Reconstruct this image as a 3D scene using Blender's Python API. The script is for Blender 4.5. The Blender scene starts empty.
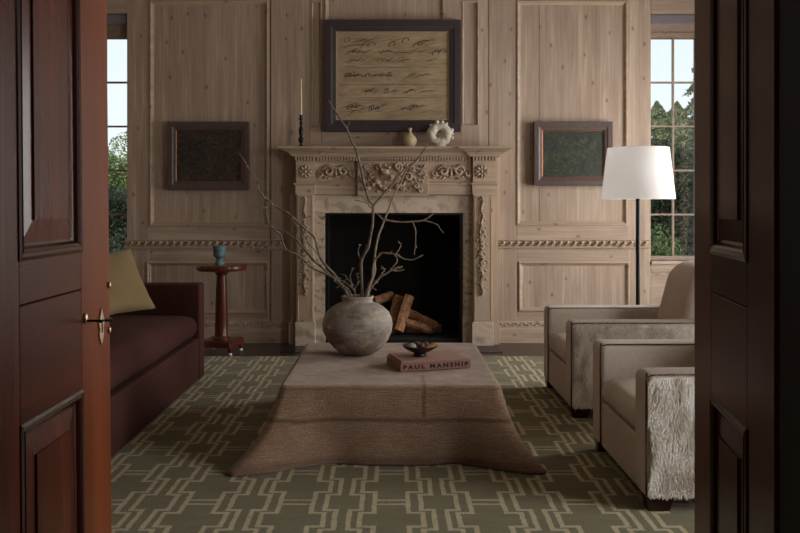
import bpy, bmesh, math, random
import numpy as np
from mathutils import Vector, Matrix, noise, Euler
R = math.radians
PI = math.pi
random.seed(7)
C = bpy.context.scene.collection
F = 850.0; VX = 391.5; HY = 206.0; CH = 1.25
def WX(px, Y): return (px - VX) * Y / F
def WZ(py, Y): return CH - (py - HY) * Y / F

# ------------------------------------------------------------------ nodes
class NT:
    def __init__(s, name):
        s.m = bpy.data.materials.new(name); s.m.use_nodes = True
        s.t = s.m.node_tree; s.n = s.t.nodes; s.l = s.t.links
        s.b = s.n['Principled BSDF']
        s.out = s.n['Material Output']
    def add(s, typ, **kw):
        n = s.n.new(typ)
        for k, v in kw.items(): setattr(n, k, v)
        return n
    def link(s, a, b): s.l.new(a, b)
    def put(s, sock, v):
        if isinstance(v, (int, float, tuple, list)): sock.default_value = v
        else: s.l.new(v, sock)
    def math(s, op, a, b=0.0, c=None):
        n = s.add('ShaderNodeMath', operation=op)
        s.put(n.inputs[0], a); s.put(n.inputs[1], b)
        if c is not None: s.put(n.inputs[2], c)
        return n.outputs[0]
    def coord(s, kind='Object'): return s.add('ShaderNodeTexCoord').outputs[kind]
    def mapping(s, vec, scale=(1, 1, 1), rnd=False, rot=(0, 0, 0)):
        n = s.add('ShaderNodeMapping'); s.link(vec, n.inputs['Vector'])
        n.inputs['Scale'].default_value = scale
        n.inputs['Rotation'].default_value = rot
        if rnd:
            oi = s.add('ShaderNodeObjectInfo')
            mu = s.math('MULTIPLY', oi.outputs['Random'], 37.0)
            cb = s.add('ShaderNodeCombineXYZ')
            for i in range(3): s.link(mu, cb.inputs[i])
            s.link(cb.outputs[0], n.inputs['Location'])
        return n.outputs[0]
    def noise(s, vec, scale=5, detail=4, rough=.55, dist=0.0):
        n = s.add('ShaderNodeTexNoise'); s.link(vec, n.inputs['Vector'])
        n.inputs['Scale'].default_value = scale; n.inputs['Detail'].default_value = detail
        n.inputs['Roughness'].default_value = rough; n.inputs['Distortion'].default_value = dist
        return n.outputs['Fac']
    def wave(s, vec, scale=5, dist=2, detail=2, direction='X', kind='BANDS', dscale=1.0):
        n = s.add('ShaderNodeTexWave'); s.link(vec, n.inputs['Vector'])
        n.wave_type = kind
        if kind == 'BANDS': n.bands_direction = direction
        n.inputs['Scale'].default_value = scale; n.inputs['Distortion'].default_value = dist
        n.inputs['Detail'].default_value = detail; n.inputs['Detail Scale'].default_value = dscale
        return n.outputs['Fac']
    def voronoi(s, vec, scale=5, feature='F1'):
        n = s.add('ShaderNodeTexVoronoi'); s.link(vec, n.inputs['Vector'])
        n.inputs['Scale'].default_value = scale; n.feature = feature
        return n.outputs['Distance']
    def ramp(s, fac, stops):
        n = s.add('ShaderNodeValToRGB'); s.link(fac, n.inputs['Fac'])
        e = n.color_ramp.elements
        while len(e) > 1: e.remove(e[-1])
        e[0].position = stops[0][0]; e[0].color = col(stops[0][1])
        for p, c in stops[1:]:
            x = e.new(p); x.color = col(c)
        return n.outputs['Color']
    def mix(s, fac, a, b, mode='MIX'):
        n = s.add('ShaderNodeMix', data_type='RGBA', blend_type=mode)
        s.put(n.inputs[0], fac)
        s.put(n.inputs[6], col(a) if isinstance(a, tuple) else a)
        s.put(n.inputs[7], col(b) if isinstance(b, tuple) else b)
        return n.outputs[2]
    def bump(s, h, strength=.3, dist=.01):
        n = s.add('ShaderNodeBump'); s.put(n.inputs['Height'], h)
        n.inputs['Strength'].default_value = strength; n.inputs['Distance'].default_value = dist
        s.link(n.outputs[0], s.b.inputs['Normal'])
    def base(s, c): s.put(s.b.inputs['Base Color'], col(c) if isinstance(c, tuple) else c)
    def set(s, **kw):
        for k, v in kw.items(): s.put(s.b.inputs[k.replace('_', ' ')], v)
        return s
def lin(v):
    v /= 255.0
    return v / 12.92 if v <= .04045 else ((v + .055) / 1.055) ** 2.4
def col(c):
    if len(c) == 4: return c
    if max(c) > 1.001: return (lin(c[0]), lin(c[1]), lin(c[2]), 1)
    return (c[0], c[1], c[2], 1)

def m_simple(name, c, rough=.6, metal=0.0, spec=.5, vary=.12, scale=20, bump=0.0, bdist=.004):
    n = NT(name); v = n.mapping(n.coord())
    nz = n.noise(v, scale, 4)
    cc = col(c)
    dark = tuple(x * (1 - vary) for x in cc[:3]); lt = tuple(min(1, x * (1 + vary)) for x in cc[:3])
    n.base(n.ramp(nz, [(.3, dark + (1,)), (.7, lt + (1,))]))
    n.set(Roughness=rough, Metallic=metal)
    n.b.inputs['Specular IOR Level'].default_value = spec
    if bump: n.bump(nz, bump, bdist)
    return n.m

def m_pine(name, axis='Z', c1=(190, 167, 148), c2=(146, 123, 106), rough=.62):
    n = NT(name)
    v = n.coord()
    sc = {'Z': (1, 1, .07), 'X': (.07, 1, 1)}[axis]
    g = n.mapping(v, sc, rnd=True)
    a = n.noise(g, 26, 5, .6, .6)
    b = n.noise(g, 5, 3, .5, 1.2)
    w = n.wave(g, 9, 5, 3, 'X' if axis == 'Z' else 'Z', dscale=1.6)
    f = n.math('ADD', n.math('MULTIPLY', a, .52), n.math('ADD', n.math('MULTIPLY', b, .43), n.math('MULTIPLY', w, .05)))
    base = n.ramp(f, [(.34, c2), (.52, tuple((p + q) // 2 for p, q in zip(c1, c2))), (.66, c1)])
    # knots
    sp = n.add('ShaderNodeSeparateXYZ'); n.link(v, sp.inputs[0]); cb = n.add('ShaderNodeCombineXYZ')
    ka, kb = (1.0, .62) if axis == 'Z' else (.62, 1.0)
    oi = n.add('ShaderNodeObjectInfo')
    n.link(n.math('ADD', n.math('MULTIPLY', n.math('ADD', sp.outputs['X'], sp.outputs['Y']), ka), n.math('MULTIPLY', oi.outputs['Random'], 31.0)), cb.inputs[0]); n.link(n.math('MULTIPLY', sp.outputs['Z'], kb), cb.inputs[1])
    warp = n.noise(v, 14, 2); 
    kn = n.add('ShaderNodeTexVoronoi'); kn.voronoi_dimensions = '2D'; n.link(cb.outputs[0], kn.inputs['Vector']); kn.inputs['Scale'].default_value = 5.2
    k = n.math('ADD', kn.outputs['Distance'], n.math('MULTIPLY', n.math('SUBTRACT', warp, .5), .05))
    sep = n.add('ShaderNodeSeparateColor'); n.link(kn.outputs['Color'], sep.inputs[0])
    on = n.math('GREATER_THAN', sep.outputs[0], .35)
    kk = n.math('MULTIPLY', n.math('SUBTRACT', 1.0, n.math('MINIMUM', n.math('MULTIPLY', k, 11.0), 1.0)), on)
    base = n.mix(n.math('MULTIPLY', kk, .85), base, (92, 68, 54))
    # pale limed wear
    lw = n.noise(n.mapping(v, (1, 1, .5)), 2.2, 4, .6)
    base = n.mix(n.ramp(lw, [(.45, (0, 0, 0, 1)), (.75, (.30, .30, .30, 1))]), base, (176, 160, 142))
    n.base(base); n.set(Roughness=rough)
    n.bump(f, .25, .004)
    return n.m

def m_mahogany(name, axis='Z', c1=(98, 44, 24), c2=(44, 19, 12), rough=.3, coat=.3):
    n = NT(name)
    g = n.mapping(n.coord(), {'Z': (1, 1, .06), 'X': (.06, 1, 1), 'Y': (1, .06, 1)}[axis], rnd=True)
    a = n.noise(g, 34, 5, .6, .8); b = n.noise(g, 7, 3, .5, 1.5)
    f = n.math('ADD', n.math('MULTIPLY', a, .55), n.math('MULTIPLY', b, .45))
    n.base(n.ramp(f, [(.32, c2), (.68, c1)]))
    n.set(Roughness=rough, Coat_Weight=coat, Coat_Roughness=.18)
    n.b.inputs['Specular IOR Level'].default_value = .22
    n.bump(f, .12, .002)
    return n.m

def m_marble(name, c1=(176, 166, 154), c2=(98, 90, 84), scale=3.0):
    n = NT(name); v = n.mapping(n.coord(), (1, 1, .7), rot=(0, .6, 0))
    a = n.noise(v, scale, 8, .65, 1.6)
    w = n.wave(v, scale * .8, 9, 4, 'DIAGONAL')
    f = n.math('ADD', n.math('MULTIPLY', a, .82), n.math('MULTIPLY', w, .18))
    n.base(n.ramp(f, [(.28, c2), (.42, (174, 156, 140)), (.5, c1), (.62, c1), (.78, (166, 152, 138))]))
    n.set(Roughness=.35)
    return n.m

def m_fabric(name, c, vary=.2, weave=420, rough=.9, bump=.4, big=6, sheen=.2):
    n = NT(name); v = n.coord()
    fine = n.noise(n.mapping(v), weave, 2, .6); bg = n.noise(v, big, 4, .6)
    cc = col(c)
    dk = tuple(x * (1 - vary) for x in cc[:3]) + (1,); lt = tuple(min(1, x * (1 + vary)) for x in cc[:3]) + (1,)
    f = n.math('ADD', n.math('MULTIPLY', fine, .5), n.math('MULTIPLY', bg, .5))
    n.base(n.ramp(f, [(.35, dk), (.65, lt)]))
    n.set(Roughness=rough, Sheen_Weight=sheen)
    n.b.inputs['Specular IOR Level'].default_value = .2
    n.bump(fine, bump, .003)
    return n.m

M = {}
M['pine_v'] = m_pine('limed_pine_vertical', 'Z')
M['pine_h'] = m_pine('limed_pine_horizontal', 'X')
M['pine_carved'] = m_pine('carved_pine', 'X', (192, 168, 146), (154, 130, 110))
M['mantel'] = m_pine('mantel_pine', 'X', (194, 170, 148), (158, 134, 113))
M['mantel_v'] = m_pine('mantel_pine_vertical', 'Z', (194, 170, 148), (158, 134, 113))
M['mahog_v'] = m_mahogany('mahogany_vertical', 'Z', (100, 44, 27), (56, 25, 16), .26, .0)
M['mahog_stile'] = m_mahogany('mahogany_lighter_stile', 'Z', (118, 55, 24), (80, 34, 14), .3, .0)
M['mahog_h'] = m_mahogany('mahogany_horizontal', 'Y', (92, 40, 25), (52, 23, 15), .26, .0)
M['mahog_dark'] = m_mahogany('mahogany_moulding', 'Z', (66, 28, 17), (34, 15, 10), .2, .6)
M['table_wood'] = m_mahogany('table_mahogany', 'Z', (110, 52, 32), (56, 26, 18), .3, .3)
M['marble'] = m_marble('veined_marble', (204, 184, 164), (152, 136, 120), 5.0)
M['marble_v'] = m_marble('grey_veined_marble', (194, 176, 156), (110, 98, 88), 12.0)
M['soot'] = m_simple('sooty_brick', (22, 20, 19), .95, vary=.4, scale=9, bump=.5)
M['black'] = m_simple('blackened_metal', (26, 23, 22), .4, .4)
M['jamb'] = m_simple('near_black_paint', (14, 11, 10), .6)
M['plaster'] = m_simple('dark_plaster', (70, 60, 54), .9)
M['ceiling'] = m_simple('ceiling_plaster', (172, 162, 150), .9)
M['slate'] = m_simple('hearth_slate', (34, 32, 33), .35, vary=.25, scale=6)
M['brass'] = m_simple('aged_brass', (176, 158, 128), .4, .8)
M['sofa'] = m_fabric('burgundy_velvet', (70, 40, 34), .18, 300, .95, .25, 4, .0)
M['mustard'] = m_fabric('mustard_linen', (140, 119, 84), .18, 260, .95, .6, 5, .1)
M['hide'] = m_fabric('short_hide_hair', (208, 193, 180), .14, 130, .9, .9, 3, .0)
M['hide_long'] = m_fabric('pale_hide_skin', (196, 182, 168), .2, 120, .9, .5, 3, .1)
M['piping'] = m_simple('dark_piping', (52, 38, 32), .7)
M['foot'] = m_mahogany('dark_foot', 'Z', (54, 26, 20), (28, 14, 11), .3)
M['pewter'] = m_simple('dark_picture_frame', (84, 68, 64), .45, vary=.15, scale=30)
M['frame_big'] = m_simple('dark_plum_frame', (58, 47, 50), .5, vary=.12, scale=30)
M['liner'] = m_simple('pale_liner', (156, 134, 112), .6)
M['gilt'] = m_simple('copper_gilt_slip', (150, 84, 44), .4, .5)
M['wax'] = m_simple('ivory_wax', (214, 196, 158), .5, vary=.04)
M['cream_clay'] = m_simple('cream_stoneware', (196, 178, 142), .55, vary=.08)
M['white_clay'] = m_simple('chalky_white_clay', (206, 196, 180), .85, vary=.12, scale=40, bump=.5)
M['porcelain'] = m_simple('white_ceramic', (226, 222, 214), .3, vary=.03)
M['verdigris'] = m_simple('verdigris_bronze', (88, 118, 120), .6, .1, vary=.35, scale=30, bump=.3)
M['bark'] = m_simple('grey_bark', (112, 98, 86), .9, vary=.4, scale=50, bump=.5)
M['bark_light'] = m_simple('pale_brown_bark', (146, 126, 106), .9, vary=.35, scale=50, bump=.5)
M['lichen'] = m_simple('pale_lichen', (142, 146, 124), .95, vary=.2, scale=60)
M['cover'] = m_simple('dusty_pink_cloth_cover', (152, 110, 98), .8, vary=.06, scale=90, bump=.15)
M['pages'] = m_simple('page_block', (150, 118, 98), .9, vary=.15, scale=200)
M['ink'] = m_simple('black_ink', (20, 16, 16), .6)
M['dish'] = m_simple('dark_bronze_dish', (38, 34, 38), .4, .4, vary=.3)
M['nut'] = m_simple('dark_brown_nut', (92, 68, 50), .6, vary=.4, scale=60, bump=.4)
M['pebble'] = m_simple('pale_pebble', (176, 166, 150), .6, vary=.2, scale=50)
M['amber'] = m_simple('amber_peel', (190, 120, 44), .5, vary=.25, scale=60)
M['win_wood'] = m_simple('window_frame_wood', (146, 124, 106), .5, vary=.12)
M['blind'] = m_fabric('grey_blind', (120, 112, 118), .1, 200)
M['lawn'] = m_simple('lawn', (62, 78, 40), .95, vary=.4, scale=3)
M['trunk'] = m_simple('tree_bark', (60, 50, 42), .95)

def m_leaf(name, c1, c2):
    n = NT(name); g = n.add('ShaderNodeNewGeometry')
    f = n.add('ShaderNodeAttribute'); f.attribute_name = 'tone'
    n.base(n.ramp(f.outputs['Fac'], [(0, c1), (1, c2)]))
    n.set(Roughness=.6); n.b.inputs['Specular IOR Level'].default_value = .25
    return n.m
M['leaf_dark'] = m_leaf('evergreen_leaf', (38, 46, 34), (78, 86, 62))
M['leaf_mid'] = m_leaf('conifer_leaf', (84, 92, 66), (158, 160, 120))
M['leaf_light'] = m_leaf('shrub_leaf', (92, 108, 60), (170, 182, 118))

def m_fur():
    n = NT('long_cream_hair'); f = n.add('ShaderNodeAttribute'); f.attribute_name = 'tone'
    n.base(n.ramp(f.outputs['Fac'], [(0, (170, 152, 136)), (.4, (222, 210, 198)), (.7, (238, 230, 220)), (1, (250, 247, 242))]))
    n.set(Roughness=.55)
    return n.m
M['fur'] = m_fur()

def m_vase():
    n = NT('weathered_stoneware'); v = n.coord()
    a = n.noise(n.mapping(v, (1, 1, 2.2)), 5, 7, .65, 1.0); b = n.noise(v, 40, 4, .7)
    f = n.math('ADD', n.math('MULTIPLY', a, .75), n.math('MULTIPLY', b, .25))
    n.base(n.ramp(f, [(.36, (84, 70, 60)), (.43, (134, 118, 104)), (.49, (142, 136, 132)), (.54, (164, 146, 126)), (.60, (196, 178, 156)), (.68, (226, 214, 198))]))
    n.set(Roughness=.62); n.bump(f, .5, .006)
    return n.m
M['vase'] = m_vase()

def m_log():
    n = NT('split_log_wood'); g = n.mapping(n.coord(), (1, 1, 1), rnd=True)
    a = n.noise(g, 22, 5, .65, 1.0)
    n.base(n.ramp(a, [(.3, (110, 76, 54)), (.5, (178, 128, 92)), (.72, (214, 168, 126))]))
    n.set(Roughness=.85); n.bump(a, .6, .01)
    return n.m
M['log'] = m_log()

def m_shade():
    n = NT('white_linen_shade'); v = n.coord()
    z = n.noise(v, 260, 2)
    n.base(n.ramp(z, [(.3, (236, 233, 230)), (.7, (248, 247, 246))]))
    n.set(Roughness=.9)
    tr = n.add('ShaderNodeBsdfTranslucent'); tr.inputs['Color'].default_value = (.96, .95, .94, 1)
    mx = n.add('ShaderNodeMixShader'); mx.inputs[0].default_value = .45
    n.link(n.b.outputs[0], mx.inputs[1]); n.link(tr.outputs[0], mx.inputs[2])
    n.link(mx.outputs[0], n.out.inputs['Surface'])
    return n.m
M['shade'] = m_shade()

def m_glass():
    n = NT('window_glass')
    tr = n.add('ShaderNodeBsdfTransparent'); tr.inputs['Color'].default_value = (.97, .98, .98, 1)
    gl = n.add('ShaderNodeBsdfGlossy'); gl.inputs['Roughness'].default_value = .02
    mx = n.add('ShaderNodeMixShader'); mx.inputs[0].default_value = .012
    n.link(tr.outputs[0], mx.inputs[1]); n.link(gl.outputs[0], mx.inputs[2])
    n.link(mx.outputs[0], n.out.inputs['Surface'])
    return n.m
M['glass'] = m_glass()

def m_floor():
    n = NT('dark_floor_boards'); v = n.coord()
    br = n.add('ShaderNodeTexBrick'); n.link(v, br.inputs['Vector'])
    br.inputs['Scale'].default_value = 1.0; br.inputs['Brick Width'].default_value = 2.2
    br.inputs['Row Height'].default_value = .16; br.inputs['Mortar Size'].default_value = .003
    br.inputs['Color1'].default_value = col((70, 52, 46)); br.inputs['Color2'].default_value = col((54, 41, 37))
    br.inputs['Mortar'].default_value = col((20, 15, 13))
    g = n.noise(n.mapping(v, (.08, 1, 1)), 30, 5, .6, .5)
    n.base(n.mix(.5, br.outputs['Color'], n.ramp(g, [(.3, (38, 29, 26)), (.7, (84, 66, 58))])))
    n.set(Roughness=.32)
    return n.m
M['floor'] = m_floor()

def m_rug():
    n = NT('olive_fretwork_wool'); v = n.coord()
    P = .3933
    jit = n.noise(v, 70, 2)
    jit2 = n.noise(v, 9, 2)
    sep = n.add('ShaderNodeSeparateXYZ'); n.link(v, sep.inputs[0])
    j = n.math('MULTIPLY', n.math('SUBTRACT', jit, .5), .03)
    k = n.math('MULTIPLY', n.math('SUBTRACT', jit2, .5), .03)
    def tri(s, phase):
        u = n.math('ADD', n.math('ADD', n.math('MULTIPLY', s, 1 / P), phase), n.math('ADD', j, k))
        fr = n.math('FRACT', u)
        return n.math('ABSOLUTE', n.math('SUBTRACT', fr, .5))   # .5 at integer, 0 at half
    # distance to chain centre (x = P/2 + nP): zero at half-integers
    dx = tri(sep.outputs['X'], 20.0)
    # distance to bar rows: y = 3.542 + nP
    dy = tri(sep.outputs['Y'], 20.5 - 3.542 / P)
    def sd(a, b, c):
        return n.math('MINIMUM', n.math('MAXIMUM', n.math('SUBTRACT', dx, a), n.math('SUBTRACT', dy, b)), n.math('SUBTRACT', dx, c))
    t = .026
    l1 = n.math('LESS_THAN', n.math('ABSOLUTE', sd(.19, .235, .07)), t)
    l2 = n.math('LESS_THAN', n.math('ABSOLUTE', sd(.325, .315, .18)), t)
    bar = n.math('MULTIPLY', n.math('LESS_THAN', n.math('ABSOLUTE', n.math('SUBTRACT', dy, .062)), .020), n.math('GREATER_THAN', dx, .325))
    mask = n.math('MAXIMUM', n.math('MAXIMUM', l1, l2), bar)
    pile = n.noise(v, 160, 3, .7)
    patch = n.noise(n.mapping(v, (1, 3, 1)), 5, 4, .6)
    pf = n.math('ADD', n.math('MULTIPLY', pile, .6), n.math('MULTIPLY', patch, .4))
    field = n.ramp(pf, [(.32, (92, 84, 54)), (.68, (130, 121, 84))])
    line = n.ramp(pf, [(.32, (160, 146, 108)), (.68, (208, 194, 158))])
    n.base(n.mix(mask, field, line))
    n.set(Roughness=.95, Sheen_Weight=.2); n.b.inputs['Specular IOR Level'].default_value = .15
    h = n.math('ADD', pile, n.math('MULTIPLY', mask, .35))
    n.bump(h, .8, .008)
    return n.m
M['rug'] = m_rug()

def m_throw():
    n = NT('woven_tan_throw')
    uv = n.coord('UV'); sep = n.add('ShaderNodeSeparateXYZ'); n.link(uv, sep.inputs[0])
    U, V = sep.outputs['X'], sep.outputs['Y']     # U = x position (m), V = distance down the side (m)
    v = n.coord()
    big = n.noise(v, 5, 4, .6); fine = n.noise(v, 140, 3, .7)
    rib = n.noise(n.mapping(v, (1, 1, 14)), 14, 4, .65)
    f = n.math('ADD', n.math('MULTIPLY', fine, .4), n.math('ADD', n.math('MULTIPLY', big, .25), n.math('MULTIPLY', rib, .35)))
    base = n.ramp(f, [(.34, (120, 92, 75)), (.5, (158, 127, 104)), (.68, (198, 168, 142))])
    wob = n.math('MULTIPLY', n.math('SUBTRACT', n.noise(v, 7, 2), .5), .02)
    def band(s, c, w, k):
        d = n.math('ABSOLUTE', n.math('SUBTRACT', n.math('ADD', s, wob), c))
        return n.math('MULTIPLY', n.math('SUBTRACT', 1.0, n.math('MINIMUM', n.math('MULTIPLY', d, 1 / w), 1.0)), k)
    s = n.math('MAXIMUM', band(V, .185, .018, .75), band(V, .02, .02, .4))
    s = n.math('MAXIMUM', s, band(V, .39, .03, .5))
    vs = n.math('MULTIPLY', band(U, .155, .016, .7), n.math('MULTIPLY', n.math('GREATER_THAN', V, -.25), n.math('LESS_THAN', V, .17)))
    s = n.math('MAXIMUM', s, vs)
    n.base(n.mix(s, base, (92, 62, 48)))
    n.set(Roughness=.95, Sheen_Weight=.35, Sheen_Roughness=.5); n.b.inputs['Specular IOR Level'].default_value = .15
    n.bump(f, 1.0, .014)
    return n.m
M['throw'] = m_throw()

def m_canvas_big():
    n = NT('ochre_canvas'); v = n.coord()
    a = n.noise(n.mapping(v, (1, 1, 2.5)), 4, 6, .65, .6); b = n.noise(n.mapping(v, (.3, 1, 3)), 16, 4, .6)
    f = n.math('ADD', n.math('MULTIPLY', a, .6), n.math('MULTIPLY', b, .4))
    n.base(n.ramp(f, [(.3, (124, 102, 76)), (.5, (156, 134, 104)), (.7, (182, 160, 128))]))
    n.set(Roughness=.8)
    return n.m
M['canvas'] = m_canvas_big()
def m_dark_art(name, a, b, c, off):
    n = NT(name); v = n.mapping(n.coord(), (1, 1, 1)); v.node.inputs['Location'].default_value = (off, 0, off)
    f = n.noise(v, 7, 5, .6, 2.6)
    n.base(n.ramp(f, [(.40, a), (.47, b), (.53, a), (.60, c), (.68, a)]))
    n.set(Roughness=.55)
    return n.m
M['art_l'] = m_dark_art('murky_dark_canvas', (28, 26, 23), (66, 56, 44), (84, 66, 48), 2.0)
M['art_r'] = m_dark_art('dark_green_canvas', (24, 27, 20), (44, 56, 38), (70, 68, 42), 9.0)

# ------------------------------------------------------------------ mesh helpers
def new(): return bmesh.new()
def wloc(o):
    v = Vector((0, 0, 0))
    while o is not None: v += o.location; o = o.parent
    return v
def tag(o, label=None, cat=None, group=None, kind=None):
    if label: o['label'] = label
    if cat: o['category'] = cat
    if group: o['group'] = group
    if kind: o['kind'] = kind
    return o
def obj(name, bm, mat, parent=None, loc=None, smooth=False, norm=True, ang=40):
    if norm: bmesh.ops.recalc_face_normals(bm, faces=bm.faces)
    base = wloc(parent) if parent else Vector(loc if loc else (0, 0, 0))
    bmesh.ops.translate(bm, verts=bm.verts, vec=-base)
    me = bpy.data.meshes.new(name); bm.to_mesh(me); bm.free()
    mm = M[mat] if isinstance(mat, str) else mat
    me.materials.append(mm)
    if smooth:
        me.shade_smooth() if hasattr(me, 'shade_smooth') else None
        if smooth == 'auto':
            try: me.set_sharp_from_angle(angle=R(ang))
            except Exception: pass
    o = bpy.data.objects.new(name, me); C.objects.link(o)
    if parent: o.parent = parent
    elif loc: o.location = loc
    return o
def thing(name, label, cat, loc, group=None):
    o = bpy.data.objects.new(name, None); C.objects.link(o); o.location = loc
    o.empty_display_size = .05
    return tag(o, label, cat, group)
def struct(name, bm, mat, parent=None, loc=None, **k):
    o = obj(name, bm, mat, parent, loc, **k)
    if parent is None: o['kind'] = 'structure'
    return o
def box(bm, x0, x1, y0, y1, z0, z1, bev=0.0, seg=2, f=None):
    t = bmesh.new() if bev else bm
    vs = [t.verts.new((x, y, z)) for x in (x0, x1) for y in (y0, y1) for z in (z0, z1)]
    for q in ((0, 1, 3, 2), (4, 6, 7, 5), (0, 4, 5, 1), (2, 3, 7, 6), (0, 2, 6, 4), (1, 5, 7, 3)):
        t.faces.new([vs[i] for i in q])
    if bev:
        bmesh.ops.recalc_face_normals(t, faces=t.faces)
        bmesh.ops.bevel(t, geom=list(t.edges), offset=bev, segments=seg, profile=.5, affect='EDGES')
        merge(bm, t)
    elif f:
        for v in vs: v.co = f(v.co)
def merge(bm, t, mat=None):
    d = {}
    for v in t.verts: d[v.index if False else v] = bm.verts.new(mat @ v.co if mat else v.co)
    for fa in t.faces:
        try: bm.faces.new([d[v] for v in fa.verts])
        except ValueError: pass
    t.free()
def tube(bm, pts, rad, n=8, cap=True):
    pts = [Vector(p) for p in pts]
    if not isinstance(rad, (list, tuple)): rad = [rad] * len(pts)
    up = Vector((0, 1, 0)); rings = []
    d0 = (pts[1] - pts[0]).normalized()
    if abs(d0.dot(up)) > .9: up = Vector((1, 0, 0))
    a = d0.cross(up).normalized()
    for i, p in enumerate(pts):
        d = (pts[min(i + 1, len(pts) - 1)] - pts[max(i - 1, 0)])
        d = d.normalized() if d.length > 1e-9 else d0
        a = (a - d * a.dot(d)); a = a.normalized() if a.length > 1e-6 else d.orthogonal().normalized()
        b = d.cross(a)
        rings.append([bm.verts.new(p + (a * math.cos(2 * PI * k / n) + b * math.sin(2 * PI * k / n)) * rad[i]) for k in range(n)])
    for r1, r2 in zip(rings, rings[1:]):
        for k in range(n): bm.faces.new((r1[k], r1[(k + 1) % n], r2[(k + 1) % n], r2[k]))
    if cap:
        bm.faces.new(rings[0][::-1]); bm.faces.new(rings[-1])
def lathe(bm, prof, c=(0, 0, 0), n=48, close=False):
    c = Vector(c); rings = []
    for r, z in prof:
        if r < 1e-5: rings.append([bm.verts.new(c + Vector((0, 0, z)))])
        else: rings.append([bm.verts.new(c + Vector((r * math.cos(2 * PI * k / n), r * math.sin(2 * PI * k / n), z))) for k in range(n)])
    prs = list(zip(rings, rings[1:]))
    if close: prs.append((rings[-1], rings[0]))
    for a, b in prs:
        for k in range(n):
            k2 = (k + 1) % n
            if len(a) == 1 and len(b) == 1: continue
            if len(a) == 1: bm.faces.new((a[0], b[k2], b[k]))
            elif len(b) == 1: bm.faces.new((a[k], a[k2], b[0]))
            else: bm.faces.new((a[k], a[k2], b[k2], b[k]))
    if not close:
        if len(rings[0]) > 1: bm.faces.new(rings[0][::-1])
        if len(rings[-1]) > 1: bm.faces.new(rings[-1])
def blob(bm, c, r, rot=(0, 0, 0), sub=1, jit=0.0):
    t = bmesh.new(); bmesh.ops.create_icosphere(t, subdivisions=sub + 1, radius=1)
    if jit:
        for v in t.verts: v.co *= 1 + random.uniform(-jit, jit)
    m = Matrix.Translation(c) @ Euler(rot).to_matrix().to_4x4() @ Matrix.Diagonal((r[0], r[1], r[2], 1))
    merge(bm, t, m)
def smooth_path(p, k=4, rad=None):
    """Catmull-Rom; returns points (and radii)"""
    p = [Vector(q) for q in p]; out = []; ro = []
    for i in range(len(p) - 1):
        a, b, c, d = p[max(i - 1, 0)], p[i], p[i + 1], p[min(i + 2, len(p) - 1)]
        for j in range(k):
            t = j / k
            out.append(.5 * ((2 * b) + (c - a) * t + (2 * a - 5 * b + 4 * c - d) * t * t + (3 * b - a - 3 * c + d) * t ** 3))
            if rad: ro.append(rad[i] * (1 - t) + rad[i + 1] * t)
    out.append(p[-1])
    if rad: ro.append(rad[-1]); return out, ro
    return out
def rbox(bm, x0, x1, y0, y1, z0, z1, r, n=14, crown=0.0, crown_b=0.0, sides=0.0, f=None):
    c = Vector(((x0 + x1) / 2, (y0 + y1) / 2, (z0 + z1) / 2)); h = Vector(((x1 - x0) / 2, (y1 - y0) / 2, (z1 - z0) / 2))
    r = min(r, h.x * .99, h.y * .99, h.z * .99)
    def ticks(hh):
        inner = hh - r
        rr = [-hh, -hh + r * .12, -hh + r * .35, -hh + r * .65, -inner]
        mid = [-inner + 2 * inner * i / n for i in range(1, n)]
        return rr + mid + [-q for q in rr[::-1]]
    T = [ticks(h.x), ticks(h.y), ticks(h.z)]
    verts = {}
    def V(p):
        key = tuple(round(q, 6) for q in p)
        if key not in verts:
            q = Vector(p); inn = Vector([max(-(h[i] - r), min(h[i] - r, q[i])) for i in range(3)])
            d = q - inn
            # cube-to-sphere mapping of the corner region
            if d.length > 1e-9:
                m = max(abs(d.x), abs(d.y), abs(d.z)); q = inn + d.normalized() * m
            u, v, w = q.x / h.x, q.y / h.y, q.z / h.z
            if crown and w > 0: q.z += crown * (1 - u ** 4) * (1 - v ** 4) * w
            if crown_b and w < 0: q.z -= crown_b * (1 - u ** 4) * (1 - v ** 4) * -w
            if sides: q.x += sides * u * (1 - w * w) ; q.y += sides * v * (1 - w * w)
            q = q + c
            if f: q = f(q)
            verts[key] = bm.verts.new(q)
        return verts[key]
    for ax in range(3):
        o1, o2 = (ax + 1) % 3, (ax + 2) % 3
        for s in (-1, 1):
            for i in range(len(T[o1]) - 1):
                for j in range(len(T[o2]) - 1):
                    q = []
                    for a, b in ((i, j), (i + 1, j), (i + 1, j + 1), (i, j + 1)):
                        p = [0, 0, 0]; p[ax] = s * h[ax]; p[o1] = T[o1][a]; p[o2] = T[o2][b]
                        q.append(V(p))
                    if len(set(q)) == 4:
                        try: bm.faces.new(q if s > 0 else q[::-1])
                        except ValueError: pass
def frame(bm, a0, a1, b0, b1, prof, m):
    """mitred moulding round a rectangle; prof = [(inset, height)], m(a, b, d) -> point"""
    rings = []
    for ins, d in prof:
        rings.append([bm.verts.new(m(a, b, d)) for a, b in ((a0 + ins, b0 + ins), (a1 - ins, b0 + ins), (a1 - ins, b1 - ins), (a0 + ins, b1 - ins))])
    for r1, r2 in zip(rings, rings[1:]):
        for k in range(4): bm.faces.new((r1[k], r1[(k + 1) % 4], r2[(k + 1) % 4], r2[k]))
    return rings
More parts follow.
